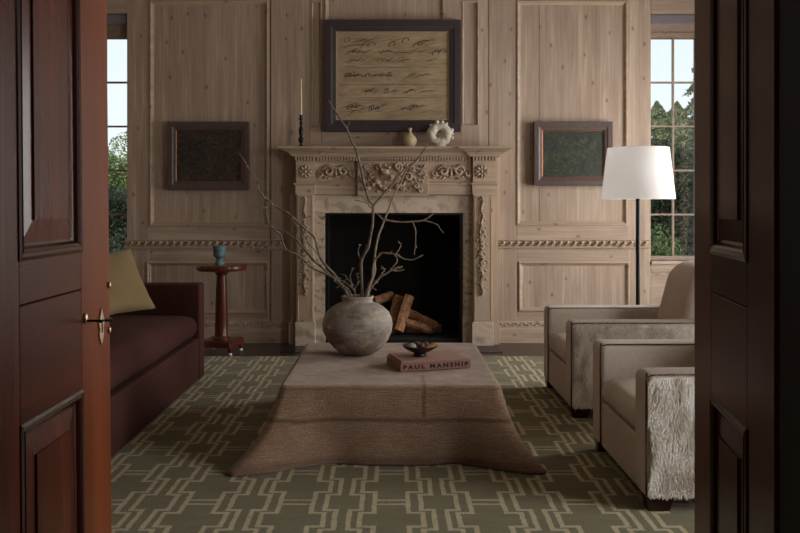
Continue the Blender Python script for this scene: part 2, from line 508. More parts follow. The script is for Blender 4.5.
def plan_sweep(bm, path, prof, closed_ends=True):
    """sweep prof [(out, z)] along plan path [(x, y)] going +x, outward = right hand side (-y)"""
    P = [Vector((x, y)) for x, y in path]; rings = []
    for i, p in enumerate(P):
        ns = []
        if i > 0: d = (p - P[i - 1]).normalized(); ns.append(Vector((d.y, -d.x)))
        if i < len(P) - 1: d = (P[i + 1] - p).normalized(); ns.append(Vector((d.y, -d.x)))
        o = ns[0] if len(ns) == 1 else (ns[0] + ns[1]) / (1 + ns[0].dot(ns[1]))
        rings.append([bm.verts.new((p.x + o.x * u, p.y + o.y * u, z)) for u, z in prof])
    k = len(prof)
    for r1, r2 in zip(rings, rings[1:]):
        for j in range(k): bm.faces.new((r1[j], r1[(j + 1) % k], r2[(j + 1) % k], r2[j]))
    bm.faces.new(rings[0]); bm.faces.new(rings[-1][::-1])

# ------------------------------------------------------------------ room
D = 7.78          # face of the panelled back wall
XW = 3.45; ZC = 3.75; YN = 1.0
def bx(name, mat, *a, parent=None, **k):
    bm = new(); box(bm, *a, **k); return struct(name, bm, mat, parent)
bx('floor', 'floor', -3.8, 3.8, -3.2, 8.1, -.12, 0)
bx('ceiling', 'ceiling', -3.75, 3.75, .85, 8.1, ZC, ZC + .12)
# back wall with the two window openings and the fireplace opening
wl0, wl1 = -3.22, WX(127, D); wr0, wr1 = WX(651, D), 3.22
zs = WZ(258, D + .1) - .02; zt = WZ(13.5, D)
fx0, fx1, fz1 = WX(325, 7.68), WX(463, 7.68), WZ(213, 7.68)
bm = new()
YB0, YB1 = D + .015, D + .26
for x0, x1, z0, z1 in ((-3.75, wl0, 0, ZC), (wl0, wl1, 0, zs), (wl0, wl1, zt, ZC), (wl1, fx0 - .02, 0, ZC), (fx0 - .02, fx1 + .02, fz1 + .02, ZC),
                       (fx1 + .02, wr0, 0, ZC), (wr0, wr1, 0, zs), (wr0, wr1, zt, ZC), (wr1, 3.75, 0, ZC)):
    box(bm, x0, x1, YB0, YB1, z0, z1)
wall_back = struct('wall_back', bm, 'pine_v')
def board(px0, px1, py0, py1, horiz=False, t=.014, name='board', top=None):
    """a stile or rail standing proud of the panel fields"""
    bm = new()
    z1 = ZC - .12 if py0 is None else WZ(py0, D); z0 = 0.0 if py1 is None else WZ(py1, D)
    box(bm, WX(px0, D), WX(px1, D), D - t + .014, YB0 - .0002, z0, z1, bev=.0018, seg=1)
    return obj(name, bm, 'pine_h' if horiz else 'pine_v', wall_back)
def fmap(a, b, d): return Vector((a, D - d, b))
def panel_mould(px0, px1, py0, py1, prof=None, name='panel_moulding'):
    bm = new()
    a0, a1 = WX(px0, D), WX(px1, D); z1 = ZC - .3 if py0 is None else WZ(py0, D); z0 = WZ(py1, D)
    frame(bm, a0, a1, z0, z1, prof or [(-.004, -.001), (-.002, .009), (.006, .012), (.014, .008), (.020, -.004), (.030, -.010), (.034, -.0145)], fmap)
    return obj(name, bm, 'pine_carved', wall_back)
TOPY = -38        # panels run on above the picture
# left bay
board(127, 150, None, None); board(150, 268, 0, None and 0 or -1, True) if False else None
board(150, 268, 226, 262, True, name='rail'); board(150, 268, 313, None, True, name='rail'); board(150, 268, -20, 1, True, name='rail')
board(150, 268, None, -150, True, name='rail')
board(268, 269.4, None, None)
board(271, 309, None, None); board(309.3, 311.3, None, None)
panel_mould(150, 268, 1, 226); panel_mould(147, 268, 262, 313, name='dado_moulding'); panel_mould(150, 268, -140, -22)
# chimney breast
board(311.3, 321.5, 127, None, name='rail'); board(311.3, 321.5, -20, 1, name='rail'); board(321.5, 325, None, 120)
board(322, 462, 119, 150, True, name='rail') ; board(444.5, 462, None, 119); board(311.3, 478, None, -150, True, name='rail')
board(462, 478.5, 126, None, name='rail'); board(462, 478.5, -20, 1, name='rail'); board(478.5, 488.2, None, None); board(488.9, 517, None, None)
thin = [(-.002, -.001), (0, .006), (.006, .008), (.012, .002), (.016, -.0145)]
panel_mould(462, 478.5, 1, 126, thin, 'narrow_moulding'); panel_mould(311.3, 321.5, 1, 127, thin, 'narrow_moulding')
panel_mould(325, 444, -140, 118, None, 'panel_moulding')
# right bay
board(627, 650.8, None, None)
board(517, 627, 225, 262, True, name='rail'); board(517, 627, 311, None, True, name='rail'); board(517, 627, -20, 1, True, name='rail')
board(517, 627, None, -150, True, name='rail')
panel_mould(517, 627, 1, 225); panel_mould(519, 629, 262, 311, name='dado_moulding'); panel_mould(517, 627, -140, -22)
board(540, 540.5, 1, 225, t=.002, name='seam'); board(201, 201.5, 150, 226, t=.002, name='seam')
# window bays below the sills and lintels
for x0, x1 in ((wl0, wl1), (wr0, wr1)):
    bm = new(); box(bm, x0, x1, D + .004, YB0 - .0002, .0, zs - .12, bev=.002); obj('rail', bm, 'pine_h', wall_back)
    bm = new(); box(bm, x0, x1, D + .001, YB0 - .0002, zs - .10, zs - .001, bev=.002); obj('rail', bm, 'pine_h', wall_back)
    bm = new(); box(bm, x0, x1, D, YB0 - .0002, zt, zt + .25, bev=.002); obj('rail', bm, 'pine_h', wall_back)

# carved chair rail: repeated leaf scroll on a moulded rail
def chair_rail(name, px0, px1, py0, py1):
    z1, z0 = WZ(py0, D), WZ(py1, D); h = z1 - z0; x0, x1 = WX(px0, D), WX(px1, D)
    bm = new()
    plan_sweep(bm, [(x0, D - .001), (x1, D - .001)], [(0, z0), (.016, z0 + .002), (.020, z0 + h * .2), (.012, z0 + h * .28), (.012, z0 + h * .85), (.018, z0 + h * .92), (.018, z1), (0, z1)])
    r = struct(name, bm, 'pine_carved')
    bm = new(); p = .064; k = int((x1 - x0) / p); p = (x1 - x0 - .03) / k
    for i in range(k):
        cx = x0 + .015 + (i + .5) * p; cz = z0 + h * .58; yy = D - .016
        pts, rr = smooth_path([(cx - .034, yy, cz - .016), (cx - .012, yy - .010, cz - .014), (cx + .012, yy - .014, cz + .004), (cx + .006, yy - .014, cz + .018), (cx - .008, yy - .010, cz + .012)], 3, [.004, .009, .011, .009, .005])
        tube(bm, pts, rr, 6)
        blob(bm, (cx + .024, yy - .004, cz + .010), (.009, .008, .012), (0, .5, 0))
        blob(bm, (cx - .022, yy - .004, cz + .010), (.010, .008, .008), (0, -.6, 0))
    obj('carved_scroll', bm, 'pine_carved', r, smooth=True)
chair_rail('trim_1', 126, 285, 239.5, 249); chair_rail('trim_2', 497, 649.5, 239.5, 248.6)
def skirting(name, px0, px1):
    x0, x1 = WX(px0, D), WX(px1, D); zb, zc = WZ(328.5, D), WZ(321, D)
    bm = new()
    plan_sweep(bm, [(x0, D - .001), (x1, D - .001)], [(0, 0), (.026, 0), (.026, zb - .012), (.020, zb), (.010, zb + .006), (.010, zc - .004), (0, zc)])
    r = struct(name, bm, 'pine_h')
    bm = new(); k = int((x1 - x0) / .034); p = (x1 - x0) / k
    for i in range(k):
        cx = x0 + (i + .5) * p; cz = (zb + zc) / 2 + .006; yy = D - .014
        blob(bm, (cx, yy, cz + (.008 if i % 2 else -.006)), (.013, .008, .010), (0, .6 if i % 2 else -.6, 0))
        blob(bm, (cx + .012, yy, cz + (-.010 if i % 2 else .012)), (.006, .006, .006))
    obj('carved_border', bm, 'pine_carved', r, smooth=True)
skirting('baseboard_left_bay', 127, 291); skirting('baseboard_right_bay', 496, 650)

# side and front walls
bm = new()
box(bm, -3.62, -XW, .85, 8.1, 0, ZC); wall_left = struct('wall_left', bm, 'pine_v')
def side_frames(x, s, y0, y1, z0, z1, parent):
    bm = new(); frame(bm, y0, y1, z0, z1, [(-.01, 0), (0, .02), (.02, .024), (.035, .01), (.04, 0)], lambda a, b, d: Vector((x + s * d, a, b)))
    obj('panel_moulding', bm, 'pine_v', parent)
for y0 in (1.3, 3.0, 4.7, 6.3):
    side_frames(-XW, 1, y0, y0 + 1.35, 1.05, 3.3, wall_left); side_frames(-XW, 1, y0, y0 + 1.35, .25, .8, wall_left)
WINS = [(1.25, 3.05, .45, 2.55), (5.30, 7.10, .45, 2.55)]
bm = new()
ys = [.85, WINS[0][0], WINS[0][1], WINS[1][0], WINS[1][1], 8.1]
for i in range(5):
    if i in (1, 3):
        w = WINS[i // 2]; box(bm, XW, 3.67, ys[i], ys[i + 1], 0, w[2]); box(bm, XW, 3.67, ys[i], ys[i + 1], w[3], ZC)
    else: box(bm, XW, 3.67, ys[i], ys[i + 1], 0, ZC)
wall_right = struct('wall_right', bm, 'pine_v')
side_frames(XW, -1, 3.4, 5.1, 1.05, 3.3, wall_right); side_frames(XW, -1, 3.4, 5.1, .25, .8, wall_right)
# doorway wall between the dark hall and the room
DH = 2.5
bm = new()
box(bm, -3.62, -.56, .85, .995, 0, ZC); box(bm, .4535, 3.62, .85, .995, 0, ZC); box(bm, -.56, .4535, .85, .995, DH, ZC)
struct('wall_front', bm, 'jamb')
bm = new(); box(bm, -2.6, -2.5, -3.1, .85, 0, 3); struct('wall_hall_left', bm, 'plaster')
bm = new(); box(bm, 2.5, 2.6, -3.1, .85, 0, 3); struct('wall_hall_right', bm, 'plaster')
bm = new(); box(bm, -2.6, 2.6, -3.2, -3.1, 0, 3); struct('wall_hall_back', bm, 'plaster')
bm = new(); box(bm, -2.6, 2.6, -3.2, .85, 3, 3.1); struct('ceiling_hall', bm, 'plaster')

# ------------------------------------------------------------------ windows
def window(name, x0, x1, mats='win_wood'):
    """sash window in the back wall; bars aligned on a 0.2 x 0.4 m grid"""
    Y = D + .12; root = bpy.data.objects.new(name, None); C.objects.link(root); root.location = ((x0 + x1) / 2, Y, zs); root['kind'] = 'structure'
    zg1, zg0 = WZ(38.5, Y), WZ(256, Y)
    bm = new()
    box(bm, x0, x0 + .02, Y - .03, Y + .05, zs, zt); box(bm, x1 - .02, x1, Y - .03, Y + .05, zs, zt)
    box(bm, x0, x1, Y - .03, Y + .05, zg1, zt); box(bm, x0, x1, Y - .045, Y - .03, WZ(31, Y), WZ(25, Y)); box(bm, x0, x1, Y - .04, Y - .03, WZ(36, Y), WZ(33.5, Y))
    box(bm, x0, x1, Y - .03, Y + .05, zs, zg0)
    obj('window_frame', bm, mats, root)
    bm = new()
    pitch = WZ(37.5, Y) - WZ(81.5, Y)
    for i in range(1, 5): z = zg1 - i * pitch; box(bm, x0 + .01, x1 - .01, Y - .012, Y + .022, z - .0075, z + .0075)
    w = x1 - x0; n = 4
    for i in range(0, 4):
        x = (x1 - .03 - .205 * (i + 1) if x0 < 0 else WX(673, Y) + .205 * i)
        if x < x1 - .04 and x > x0 + .04: box(bm, x - .008, x + .008, Y - .010, Y + .020, zg0, zg1)
    obj('glazing_bars', bm, mats, root)
    bm = new(); box(bm, x0 + .01, x1 - .01, Y + .004, Y + .008, zg0, zg1); obj('glass_pane', bm, 'glass', root)
    bm = new(); box(bm, x0 - .0, x1 + .0, D - .02, Y + .0, zs - .03, zs + .0, bev=.006); obj('window_sill', bm, 'pine_h', root)
    bm = new(); box(bm, x0 + .004, x1 - .004, Y - .10, Y - .03, WZ(23.5, Y - .1), zt - .002, bev=.01); obj('folded_blind', bm, 'blind', root)
    return root
window('window_1', wl0, wl1); window('window_2', wr0, wr1)
for i, (y0, y1, z0, z1) in enumerate(WINS):
    X = XW + .12; root = bpy.data.objects.new('window_%d' % (i + 3), None); C.objects.link(root); root.location = (X, (y0 + y1) / 2, z0); root['kind'] = 'structure'
    bm = new()
    box(bm, X - .02, X + .03, y0, y0 + .04, z0, z1); box(bm, X - .02, X + .03, y1 - .04, y1, z0, z1); box(bm, X - .02, X + .03, y0, y1, z0, z0 + .05); box(bm, X - .02, X + .03, y0, y1, z1 - .05, z1)
    obj('window_frame', bm, 'win_wood', root)
    bm = new()
    for k in range(1, 4): y = y0 + k * (y1 - y0) / 4; box(bm, X, X + .02, y - .008, y + .008, z0 + .04, z1 - .04)
    for k in range(1, 6): z = z0 + k * (z1 - z0) / 6; box(bm, X, X + .02, y0 + .03, y1 - .03, z - .008, z + .008)
    obj('glazing_bars', bm, 'win_wood', root)
    bm = new(); box(bm, X + .008, X + .011, y0 + .02, y1 - .02, z0 + .03, z1 - .03); obj('glass_pane', bm, 'glass', root)
    bm = new(); box(bm, XW - .03, X - .02, y0 - .02, y1 + .02, z0 - .04, z0, bev=.005); obj('window_sill', bm, 'pine_v', root)

# ------------------------------------------------------------------ double doors
def door(name, mp, w, ast, stile_far, near_end, lower, upper, seam):
    """mp(a, b, d): a along the leaf from the hinge, b up, d out of the visible face"""
    root = bpy.data.objects.new(name, None); C.objects.link(root); root.location = mp(0, 0, -.02); root['kind'] = 'structure'
    H = DH - .02; a0, a1 = ast; th = .044
    def bd(nm, mat, A0, A1, B0, B1, d0=-th, d1=0.0):
        t = new(); box(t, A0, A1, B0, B1, d0, d1, bev=.0012, seg=1)
        for v in t.verts: v.co = mp(v.co.x, v.co.y, v.co.z)
        return obj(nm, t, mat, root)
    bd('hinge_stile', 'mahog_v', 0, a0, .01, H)
    bd('lock_stile', stile_far, a1, w, .01, H)
    bd('bottom_rail', 'mahog_h', a0, a1, .01, lower[0]); bd('top_rail', 'mahog_h', a0, a1, upper[1], H)
    bd('lock_rail', 'mahog_h', a0, a1, lower[1], seam - .0008); bd('lock_rail', 'mahog_h', a0, a1, seam + .0008, upper[0])
    for b0, b1 in (lower, upper):
        t = new()
        frame(t, a0, a1, b0, b1, [(-.003, -.001), (-.002, .002), (.003, .0035), (.008, .0018), (.009, .003), (.013, .0), (.017, -.005), (.021, -.006)], mp)
        obj('panel_moulding', t, 'mahog_dark', root)
        t = new()
        r = frame(t, a0, a1, b0, b1, [(.019, -.008), (.021, -.0065), (.052, -.003), (.0525, .0), (.056, .0)], mp)
        t.faces.new(r[-1])
        r2 = [t.verts.new(mp(a, b, -.03)) for a, b in ((a0 + .02, b0 + .02), (a1 - .02, b0 + .02), (a1 - .02, b1 - .02), (a0 + .02, b1 - .02))]
        for k in range(4): t.faces.new((r2[k], r2[(k + 1) % 4], r[0][(k + 1) % 4], r[0][k]))
        t.faces.new(r2[::-1])
        obj('raised_panel', t, 'mahog_v', root)
    return root
mpL = lambda a, b, d: Vector((-.5 + d + .0094 * (1.35 - b), 1.0 + a, b))
dl = door('door_1', mpL, .5, (.137, .365), 'mahog_stile', None, (.22, .955), (1.178, 2.32), 1.116)
th = R(8.5); ux, uy = math.sin(th), math.cos(th)
mpR = lambda a, b, d: Vector((.45 + ux * a - uy * d, .999 + uy * a + ux * d, b))
dr = door('door_2', mpR, .46, (.12, .33), 'mahog_stile', None, (.22, .955), (1.178, 2.32), 1.116)
# hardware on the left leaf
bm = new(); t = new(); zz = 1.25 - (327 - 206) * 1.45 / 850
pts = [(0, -.030), (.006, -.022), (.011, -.012), (.008, -.004), (.013, .006), (.009, .016), (.004, .024), (0, .032)]
out = [(x, z) for x, z in pts] + [(-x, z) for x, z in pts[1:-1][::-1]]
f1 = [t.verts.new((-.4968, 1.452 + x, zz + z)) for x, z in out]; f2 = [t.verts.new((-.4945, 1.452 + x, zz + z)) for x, z in out]
t.faces.new(f1); t.faces.new(f2[::-1])
for k in range(len(out)): t.faces.new((f1[k], f1[(k + 1) % len(out)], f2[(k + 1) % len(out)], f2[k]))
esc = obj('escutcheon', t, 'brass', dl)
bm = new(); blob(bm, (-.4942, 1.452, zz + .004), (.0012, .0025, .004)); box(bm, -.4948, -.4932, 1.4508, 1.4532, zz - .010, zz + .003); obj('keyhole', bm, 'black', esc)
zh = 1.25 - (319 - 206) * 1.375 / 850
bm = new(); blob(bm, (-.4955, 1.376, zh + .001), (.004, .006, .009), sub=2); rose = obj('handle_rose', bm, 'brass', dl, smooth=True)
bm = new(); tube(bm, [(-.5, 1.376, zh - .003), (-.475, 1.376, zh - .003), (-.452, 1.378, zh - .003)], [.0022, .002, .0018], 8); tube(bm, [(-.466, 1.362, zh - .003), (-.4655, 1.41, zh - .003)], .002, 8)
obj('handle_lever', bm, 'black', dl, smooth=True)
for py in (285, 330):
    bm = new(); blob(bm, (-.4955, 1.493, 1.25 - (py - 206) * 1.493 / 850), (.003, .0035, .0065), sub=2); obj('stud', bm, 'brass', dl, smooth=True)

# ------------------------------------------------------------------ rug
bm = new(); box(bm, -2.75, 2.75, 1.35, 6.985, .0005, .016, bev=.006)
rug = obj('area_rug', bm, 'rug'); tag(rug, 'large olive green wool rug with cream interlocking fretwork lines on the dark floor', 'rug')

# ------------------------------------------------------------------ fireplace
fp = thing('fireplace', 'carved pale pine and marble fireplace mantel with black firebox in centre of panelled wall', 'fireplace', (.03, 7.65, 0))
YP, YF, YM = 7.60, 7.635, 7.68
def P(name, mat, px0, px1, py0, py1, Y, back=D + .012, bev=.003, parent=None, z0=None):
    bm = new(); box(bm, WX(px0, Y), WX(px1, Y), Y, back, WZ(py1, Y) if z0 is None else z0, WZ(py0, Y), bev=bev)
    return obj(name, bm, mat, parent or fp)
# marble slips
P('marble_slip', 'marble_v', 313, 325, 213.2, 0, YM, z0=.001); P('marble_slip', 'marble_v', 463, 474, 213.2, 0, YM, z0=.001); P('marble_lintel', 'marble', 313, 474, 195, 213, YM)
for a, b in ((296.5, 313.5), (473.5, 492.5)):
    pil = P('pilaster', 'mantel_v', a, b, 194, 322.5, YP)
    bm = new(); frame(bm, WX(a, YP) + .012, WX(b, YP) - .012, WZ(320, YP), WZ(196, YP), [(0, 0), (.003, .004), (.008, 0)], lambda q, w, d: Vector((q, YP - d, w)))
    obj('pilaster_bead', bm, 'mantel_v', pil)
    P('outer_pilaster', 'mantel_v', a - 6 if a < 400 else b, a if a < 400 else b + 5, 194, 322.5, YP + .07)
    P('plinth', 'marble', a - 1.5, b + 1.5, 322.5, 0, YP - .012, z0=.001, bev=.004)
    P('outer_plinth', 'mantel_v', a - 8 if a < 400 else b + 1.5, a - 1.5 if a < 400 else b + 7, 322.5, 0, YP + .05, z0=.001, bev=.004)
for a, b in ((313.7, 325.4), (462.6, 473.3)): P('slip_base', 'marble', a, b, 316, 0, YM - .012, z0=.001)
# architrave (lower band) with breaks over the pilasters
def path(off, x): # plan path with projecting end blocks
    return [(x[0], D - .002), (x[0], YP - off), (x[1], YP - off), (x[1], YF - off), (x[2], YF - off), (x[2], YP - off), (x[3], YP - off), (x[3], D - .002)]
xb = (WX(296, YP), WX(314.5, YP), WX(473, YP), WX(496, YP))
za, zb = WZ(194.5, YP), WZ(183, YP)
bm = new(); plan_sweep(bm, path(0, xb), [(-.02, za), (.004, za), (.006, zb - .022), (.018, zb - .012), (.022, zb), (-.02, zb)]); obj('architrave', bm, 'mantel', fp)
zc = WZ(160.5, YP)
bm = new(); plan_sweep(bm, path(0, xb), [(-.03, zb), (0, zb), (0, zc), (-.03, zc)]); obj('frieze', bm, 'mantel', fp)
zd = WZ(156.5, YP)
bm = new(); plan_sweep(bm, path(.0, xb), [(-.02, zc), (.003, zc), (.003, zd), (-.02, zd)]); obj('dentil_bed', bm, 'mantel', fp)
bm = new()
def dents(x0, x1, y):
    k = max(2, int((x1 - x0) / .026))
    for i in range(k):
        x = x0 + (i + .5) * (x1 - x0) / k; box(bm, x - .0075, x + .0075, y - .036, y - .002, zc - .002, zd - .001)
dents(xb[0] - .01, xb[1] + .01, YP); dents(xb[1] + .02, xb[2] - .02, YF); dents(xb[2] - .01, xb[3] + .01, YP)
obj('dentil_moulding', bm, 'mantel', fp)
zt2 = 1.25 + 60 * 7.46 / 850
bm = new(); plan_sweep(bm, path(.0, xb), [(-.03, zd), (.035, zd), (.040, zd + .012), (.048, zd + .014), (.062, zd + .030), (.090, zd + .046), (.132, zt2 - .022), (.140, zt2 - .018), (.140, zt2 - .004), (.136, zt2), (-.03, zt2)])
obj('cornice', bm, 'mantel', fp)
bm = new(); box(bm, xb[0] - .05, xb[3] + .05, YF - .05, D - .001, zd + .03, zt2 - .0005); obj('mantel_shelf', bm, 'mantel', fp)
# carved ornament
def spiral(cx, cz, y, r, turns, s, a0, w, lift=.012, n=26):
    pts = []; rr = []
    for i in range(n):
        t = i / (n - 1); a = a0 + s * turns * 2 * PI * t; q = r * (1 - .82 * t)
        pts.append((cx + q * math.cos(a), y - lift * (.5 + t), cz + q * math.sin(a))); rr.append(w * (.5 + .6 * math.sin(PI * min(1, t * 1.1))))
    return pts, rr
def rosette(cx, cz, y, r):
    bm = new()
    for k in range(8):
        a = k * PI / 4
        blob(bm, (cx + .62 * r * math.cos(a), y - .008, cz + .62 * r * math.sin(a)), (r * .36, .012, r * .2), (0, -a, 0))
        blob(bm, (cx + .9 * r * math.cos(a + .39), y - .003, cz + .9 * r * math.sin(a + .39)), (r * .16, .008, r * .1), (0, -a - .39, 0))
    blob(bm, (cx, y - .012, cz), (r * .26, .014, r * .26))
    return bm
for px in (305.5, 481.5): obj('rosette', rosette(WX(px, YP), WZ(171.5, YP), YP, .062), 'pine_carved', fp, smooth=True)
def scroll_panel(px0, px1, mirror):
    y = YF - .0; x0, x1 = WX(px0, y), WX(px1, y); cx = (x0 + x1) / 2; cz = WZ(172, y); w = (x1 - x0) / 2; bm = new()
    for s in (-1, 1):
        p, r = spiral(cx + s * w * .40, cz + .006, y, .050, 1.35, s, PI if s < 0 else 0, .014, .018); tube(bm, p, r, 6)
        p, r = spiral(cx + s * w * .80, cz - .016, y, .030, 1.1, -s, PI / 2, .011, .016); tube(bm, p, r, 6)
        p, r = spiral(cx + s * w * .12, cz + .026, y, .024, 1.1, -s, -PI / 2, .010, .018); tube(bm, p, r, 6)
        for k in range(9):
            a = PI * (.1 + .9 * k / 8)
            blob(bm, (cx + s * w * .40 + .056 * math.cos(a), y - .006, cz + .006 + .050 * math.sin(a)), (.015, .010, .007), (0, -a, 0))
        for k in range(6):
            t = k / 5
            blob(bm, (cx + s * w * (.05 + .85 * t), y - .005, cz - .044 + .012 * math.sin(k * 2)), (.020, .013, .010), (0, random.uniform(-.6, .6), 0))
        blob(bm, (cx + s * w * .96, y - .004, cz - .038), (.03, .008, .008), (0, s * .3, 0))
    blob(bm, (cx, y - .012, cz - .01), (.016, .016, .032)); blob(bm, (cx, y - .014, cz + .03), (.011, .014, .014))
    bmx = bm
    obj('scroll_carving', bmx, 'pine_carved', fp, smooth=True)
scroll_panel(317, 355, 1); scroll_panel(431, 471, -1)
for a, b in ((315.2, 357), (429, 472.4)):
    bm = new(); frame(bm, WX(a, YF), WX(b, YF), WZ(182, YF), WZ(162, YF), [(-.001, 0), (.001, .004), (.006, .004), (.008, -.0)], lambda q, w, d: Vector((q, YF - d, w))); obj('frieze_bead', bm, 'mantel', fp)
# centre tablet with a crouching beast among leaves
YT = 7.585
tab = P('carved_tablet', 'mantel', 357.5, 428.5, 161, 196, YT, bev=.004)
bm = new(); tx = lambda px: WX(px, YT); tz = lambda py: WZ(py, YT)
def bl(px, py, a, b, c, rot=0, d=.02): blob(bm, (tx(px), YT - d, tz(py)), (a, b, c), (0, rot, 0), sub=1, jit=.10)
bl(385, 172, .040, .038, .036, .1, .024); bl(382, 170, .020, .03, .016, .8, .036); bl(389, 168, .018, .03, .014, -.7, .036); bl(391, 177, .030, .034, .022, .2, .050); bl(391.5, 180, .018, .022, .012, .1, .036)       # head, muzzle, jaw
bl(380, 166, .016, .020, .022, -.5, .03); bl(385, 165.5, .012, .016, .012, 0, .045); bl(393, 173, .008, .010, .007, 0, .07)            # brow, ear, nose
bl(377, 182, .034, .028, .030, .5, .012); bl(373, 185, .026, .026, .018, -.6, .018); bl(380, 186, .024, .028, .016, .8, .02); bl(368, 188, .034, .022, .022, -.2, .014); bl(385, 189, .036, .026, .020, .1, .02)          # chest, haunch, paws
bl(397, 187, .030, .024, .024, -.6, .016); bl(363, 181, .012, .016, .026, .5, .012)
for cx, cz, r, tn, s, a0, w in ((398, 167, .040, 1.3, 1, -1.2, .013), (377.5, 167.5, .030, 1.2, -1, 2.5, .011), (408, 177, .040, 1.2, -1, 2.4, .012), (372, 176, .030, 1.1, 1, 0, .010), (403, 188, .030, 1.1, 1, 1.0, .011), (416, 186, .026, 1.1, -1, 1.2, .009), (364, 189, .020, 1.1, 1, 1.2, .009)):
    p, r2 = spiral(tx(cx), tz(cz), YT, r, tn, s, a0, w, .022); tube(bm, p, r2, 7)
for k in range(26):
    t = random.random(); px = 399 + 26 * t; py = 166 + 22 * random.random() * (1 - .5 * t)
    bl(px, py, random.uniform(.014, .030), .012, random.uniform(.006, .010), random.uniform(-1.2, .9), .010)
for k in range(14): bl(360 + random.random() * 16, 176 + random.random() * 16, random.uniform(.008, .018), .012, random.uniform(.006, .010), random.uniform(-1.2, 1.2), .008)
for k in range(48): bl(363 + 60 * random.random(), 165 + 27 * random.random(), random.uniform(.014, .026), .012, random.uniform(.006, .010), random.uniform(-1.4, 1.4), .005)
for cx, cz, r, s, a0 in ((366, 168, .022, 1, 0), (420, 190, .024, -1, 2), (412, 168, .026, 1, 3), (388, 190, .022, 1, 4), (398, 179, .030, -1, 5)):
    p, r2 = spiral(tx(cx), tz(cz), YT, r, 1.2, s, a0, .010, .020); tube(bm, p, r2, 7)
for k in range(7): bl(403 + 3.2 * k, 165 + .9 * k, .026, .012, .007, -.9 + k * .12, .010)
obj('beast_carving', bm, 'pine_carved', tab, smooth=True)
# hanging garlands on the pilasters
def garland(px, ring_py):
    bm = new(); x = WX(px, YP); y = YP
    for k in range(46):
        t = k / 45; py = 198 + 96 * t; z = WZ(py, YP)
        w = .006 + .018 * max(0, math.sin(PI * min(1, max(0, (t - .25) / .75)) ** .8)) * (1 + .4 * math.sin(k * 1.9))
        xx = x + .008 * math.sin(k * .9)
        blob(bm, (xx, y - .012, z), (.010 + w * .7, .013, .011), (0, random.uniform(-.8, .8), 0), jit=.1)
        if k % 2 == 0 and t > .12:
            s = 1 if k % 4 else -1
            blob(bm, (xx + s * (w + .014), y - .009, z + .004), (.021, .009, .007), (0, s * random.uniform(.2, 1.1), 0))
            blob(bm, (xx - s * (w * .8), y - .016, z - .004), (.008, .010, .008))
    tube(bm, [(x, y - .006, WZ(196, YP)), (x + .004, y - .014, WZ(205, YP)), (x - .003, y - .012, WZ(215, YP))], [.004, .009, .006], 6)
    for s in (-1, 1):
        p, r = spiral(x + s * .014, WZ(199, YP), y, .012, 1, s, PI / 2, .005); tube(bm, p, r, 6)
    z = WZ(ring_py, YP); p = [(x + .022 * math.cos(a), y - .018, z + .022 * math.sin(a)) for a in [i * PI / 8 for i in range(17)]]
    tube(bm, p, .009, 6)
    for k in range(5): blob(bm, (x + random.uniform(-.022, .022), y - .012, WZ(230 + k * 4, YP)), (.016, .010, .007), (0, random.uniform(-1, 1), 0))
    obj('hanging_garland', bm, 'pine_carved', fp, smooth=True)
garland(305, 228); garland(482, 232)
# firebox
bm = new(); x0, x1, z1, yb = fx0, fx1, fz1, 8.32
t = .04
box(bm, x0 - t, x0, YM + .10, yb, 0.0, z1 + t); box(bm, x1, x1 + t, YM + .10, yb, 0.0, z1 + t); box(bm, x0 - t, x1 + t, yb, yb + t, 0, z1 + t); box(bm, x0, x1, YM + .1, yb, z1, z1 + t); box(bm, x0, x1, YM - .0, yb, .002, .045)
obj('firebox', bm, 'soot', fp)
bm = new(); box(bm, x0 + .001, x0 + .03, YM + .004, YM + .07, .045, z1 - .001); box(bm, x1 - .03, x1 - .001, YM + .004, YM + .07, .045, z1 - .001); box(bm, x0 + .03, x1 - .03, YM + .004, YM + .05, z1 - .02, z1 - .001)
obj('iron_lining', bm, 'black', fp)
bm = new(); box(bm, WX(283, 7.4), WX(500, 7.4), 7.22, 7.55, .0005, .006, bev=.002)
struct('trim_hearth', bm, 'slate')

# ------------------------------------------------------------------ firewood
def log(p0, p1, r, label, seed, flat=2):
    rnd = random.Random(seed); p0, p1 = Vector(p0), Vector(p1); d = (p1 - p0).normalized()
    a = d.cross(Vector((0, 1, .2))).normalized(); b = d.cross(a); n = 9; bm = new()
    rr = [r * rnd.uniform(.72, 1.12) for _ in range(n)]
    rings = []
    for i in range(7):
        t = i / 6; c = p0.lerp(p1, t) + a * rnd.uniform(-.1, .1) * r
        rings.append([bm.verts.new(c + (a * math.cos(2 * PI * k / n) * rr[k] + b * math.sin(2 * PI * k / n) * rr[k] * .8) * rnd.uniform(.92, 1.05)) for k in range(n)])
    for q, w in zip(rings, rings[1:]):
        for k in range(n): bm.faces.new((q[k], q[(k + 1) % n], w[(k + 1) % n], w[k]))
    bm.faces.new(rings[0][::-1]); bm.faces.new(rings[-1])
    o = obj('firewood_log', bm, 'log', loc=tuple(p0)); tag(o, label, 'log', 'split logs stacked in the fireplace')
def lp(px, py, Y): return (WX(px, Y), Y, WZ(py, Y))
log(lp(398, 331, 7.86), lp(409, 296, 8.0), .055, 'split log propped upright against the front of the fireplace stack', 1)
log(lp(391, 328, 7.98), lp(399, 296, 8.12), .045, 'narrow split log upright just left of the tallest front log', 2)
log(lp(405, 311, 8.02), lp(436, 326, 8.02), .050, 'split log sloping down to the right on top of the fireplace stack', 3)
log(lp(404, 321, 7.9), lp(431, 331, 7.9), .046, 'lower front split log lying right of the upright log', 4)
log(lp(406, 329, 8.0), lp(440, 331, 8.12), .040, 'bottom split log lying on the firebox floor at right', 5)
log(lp(374, 302, 8.05), lp(392, 296, 8.18), .050, 'dark log on the upper left of the fireplace stack behind the vase', 6)
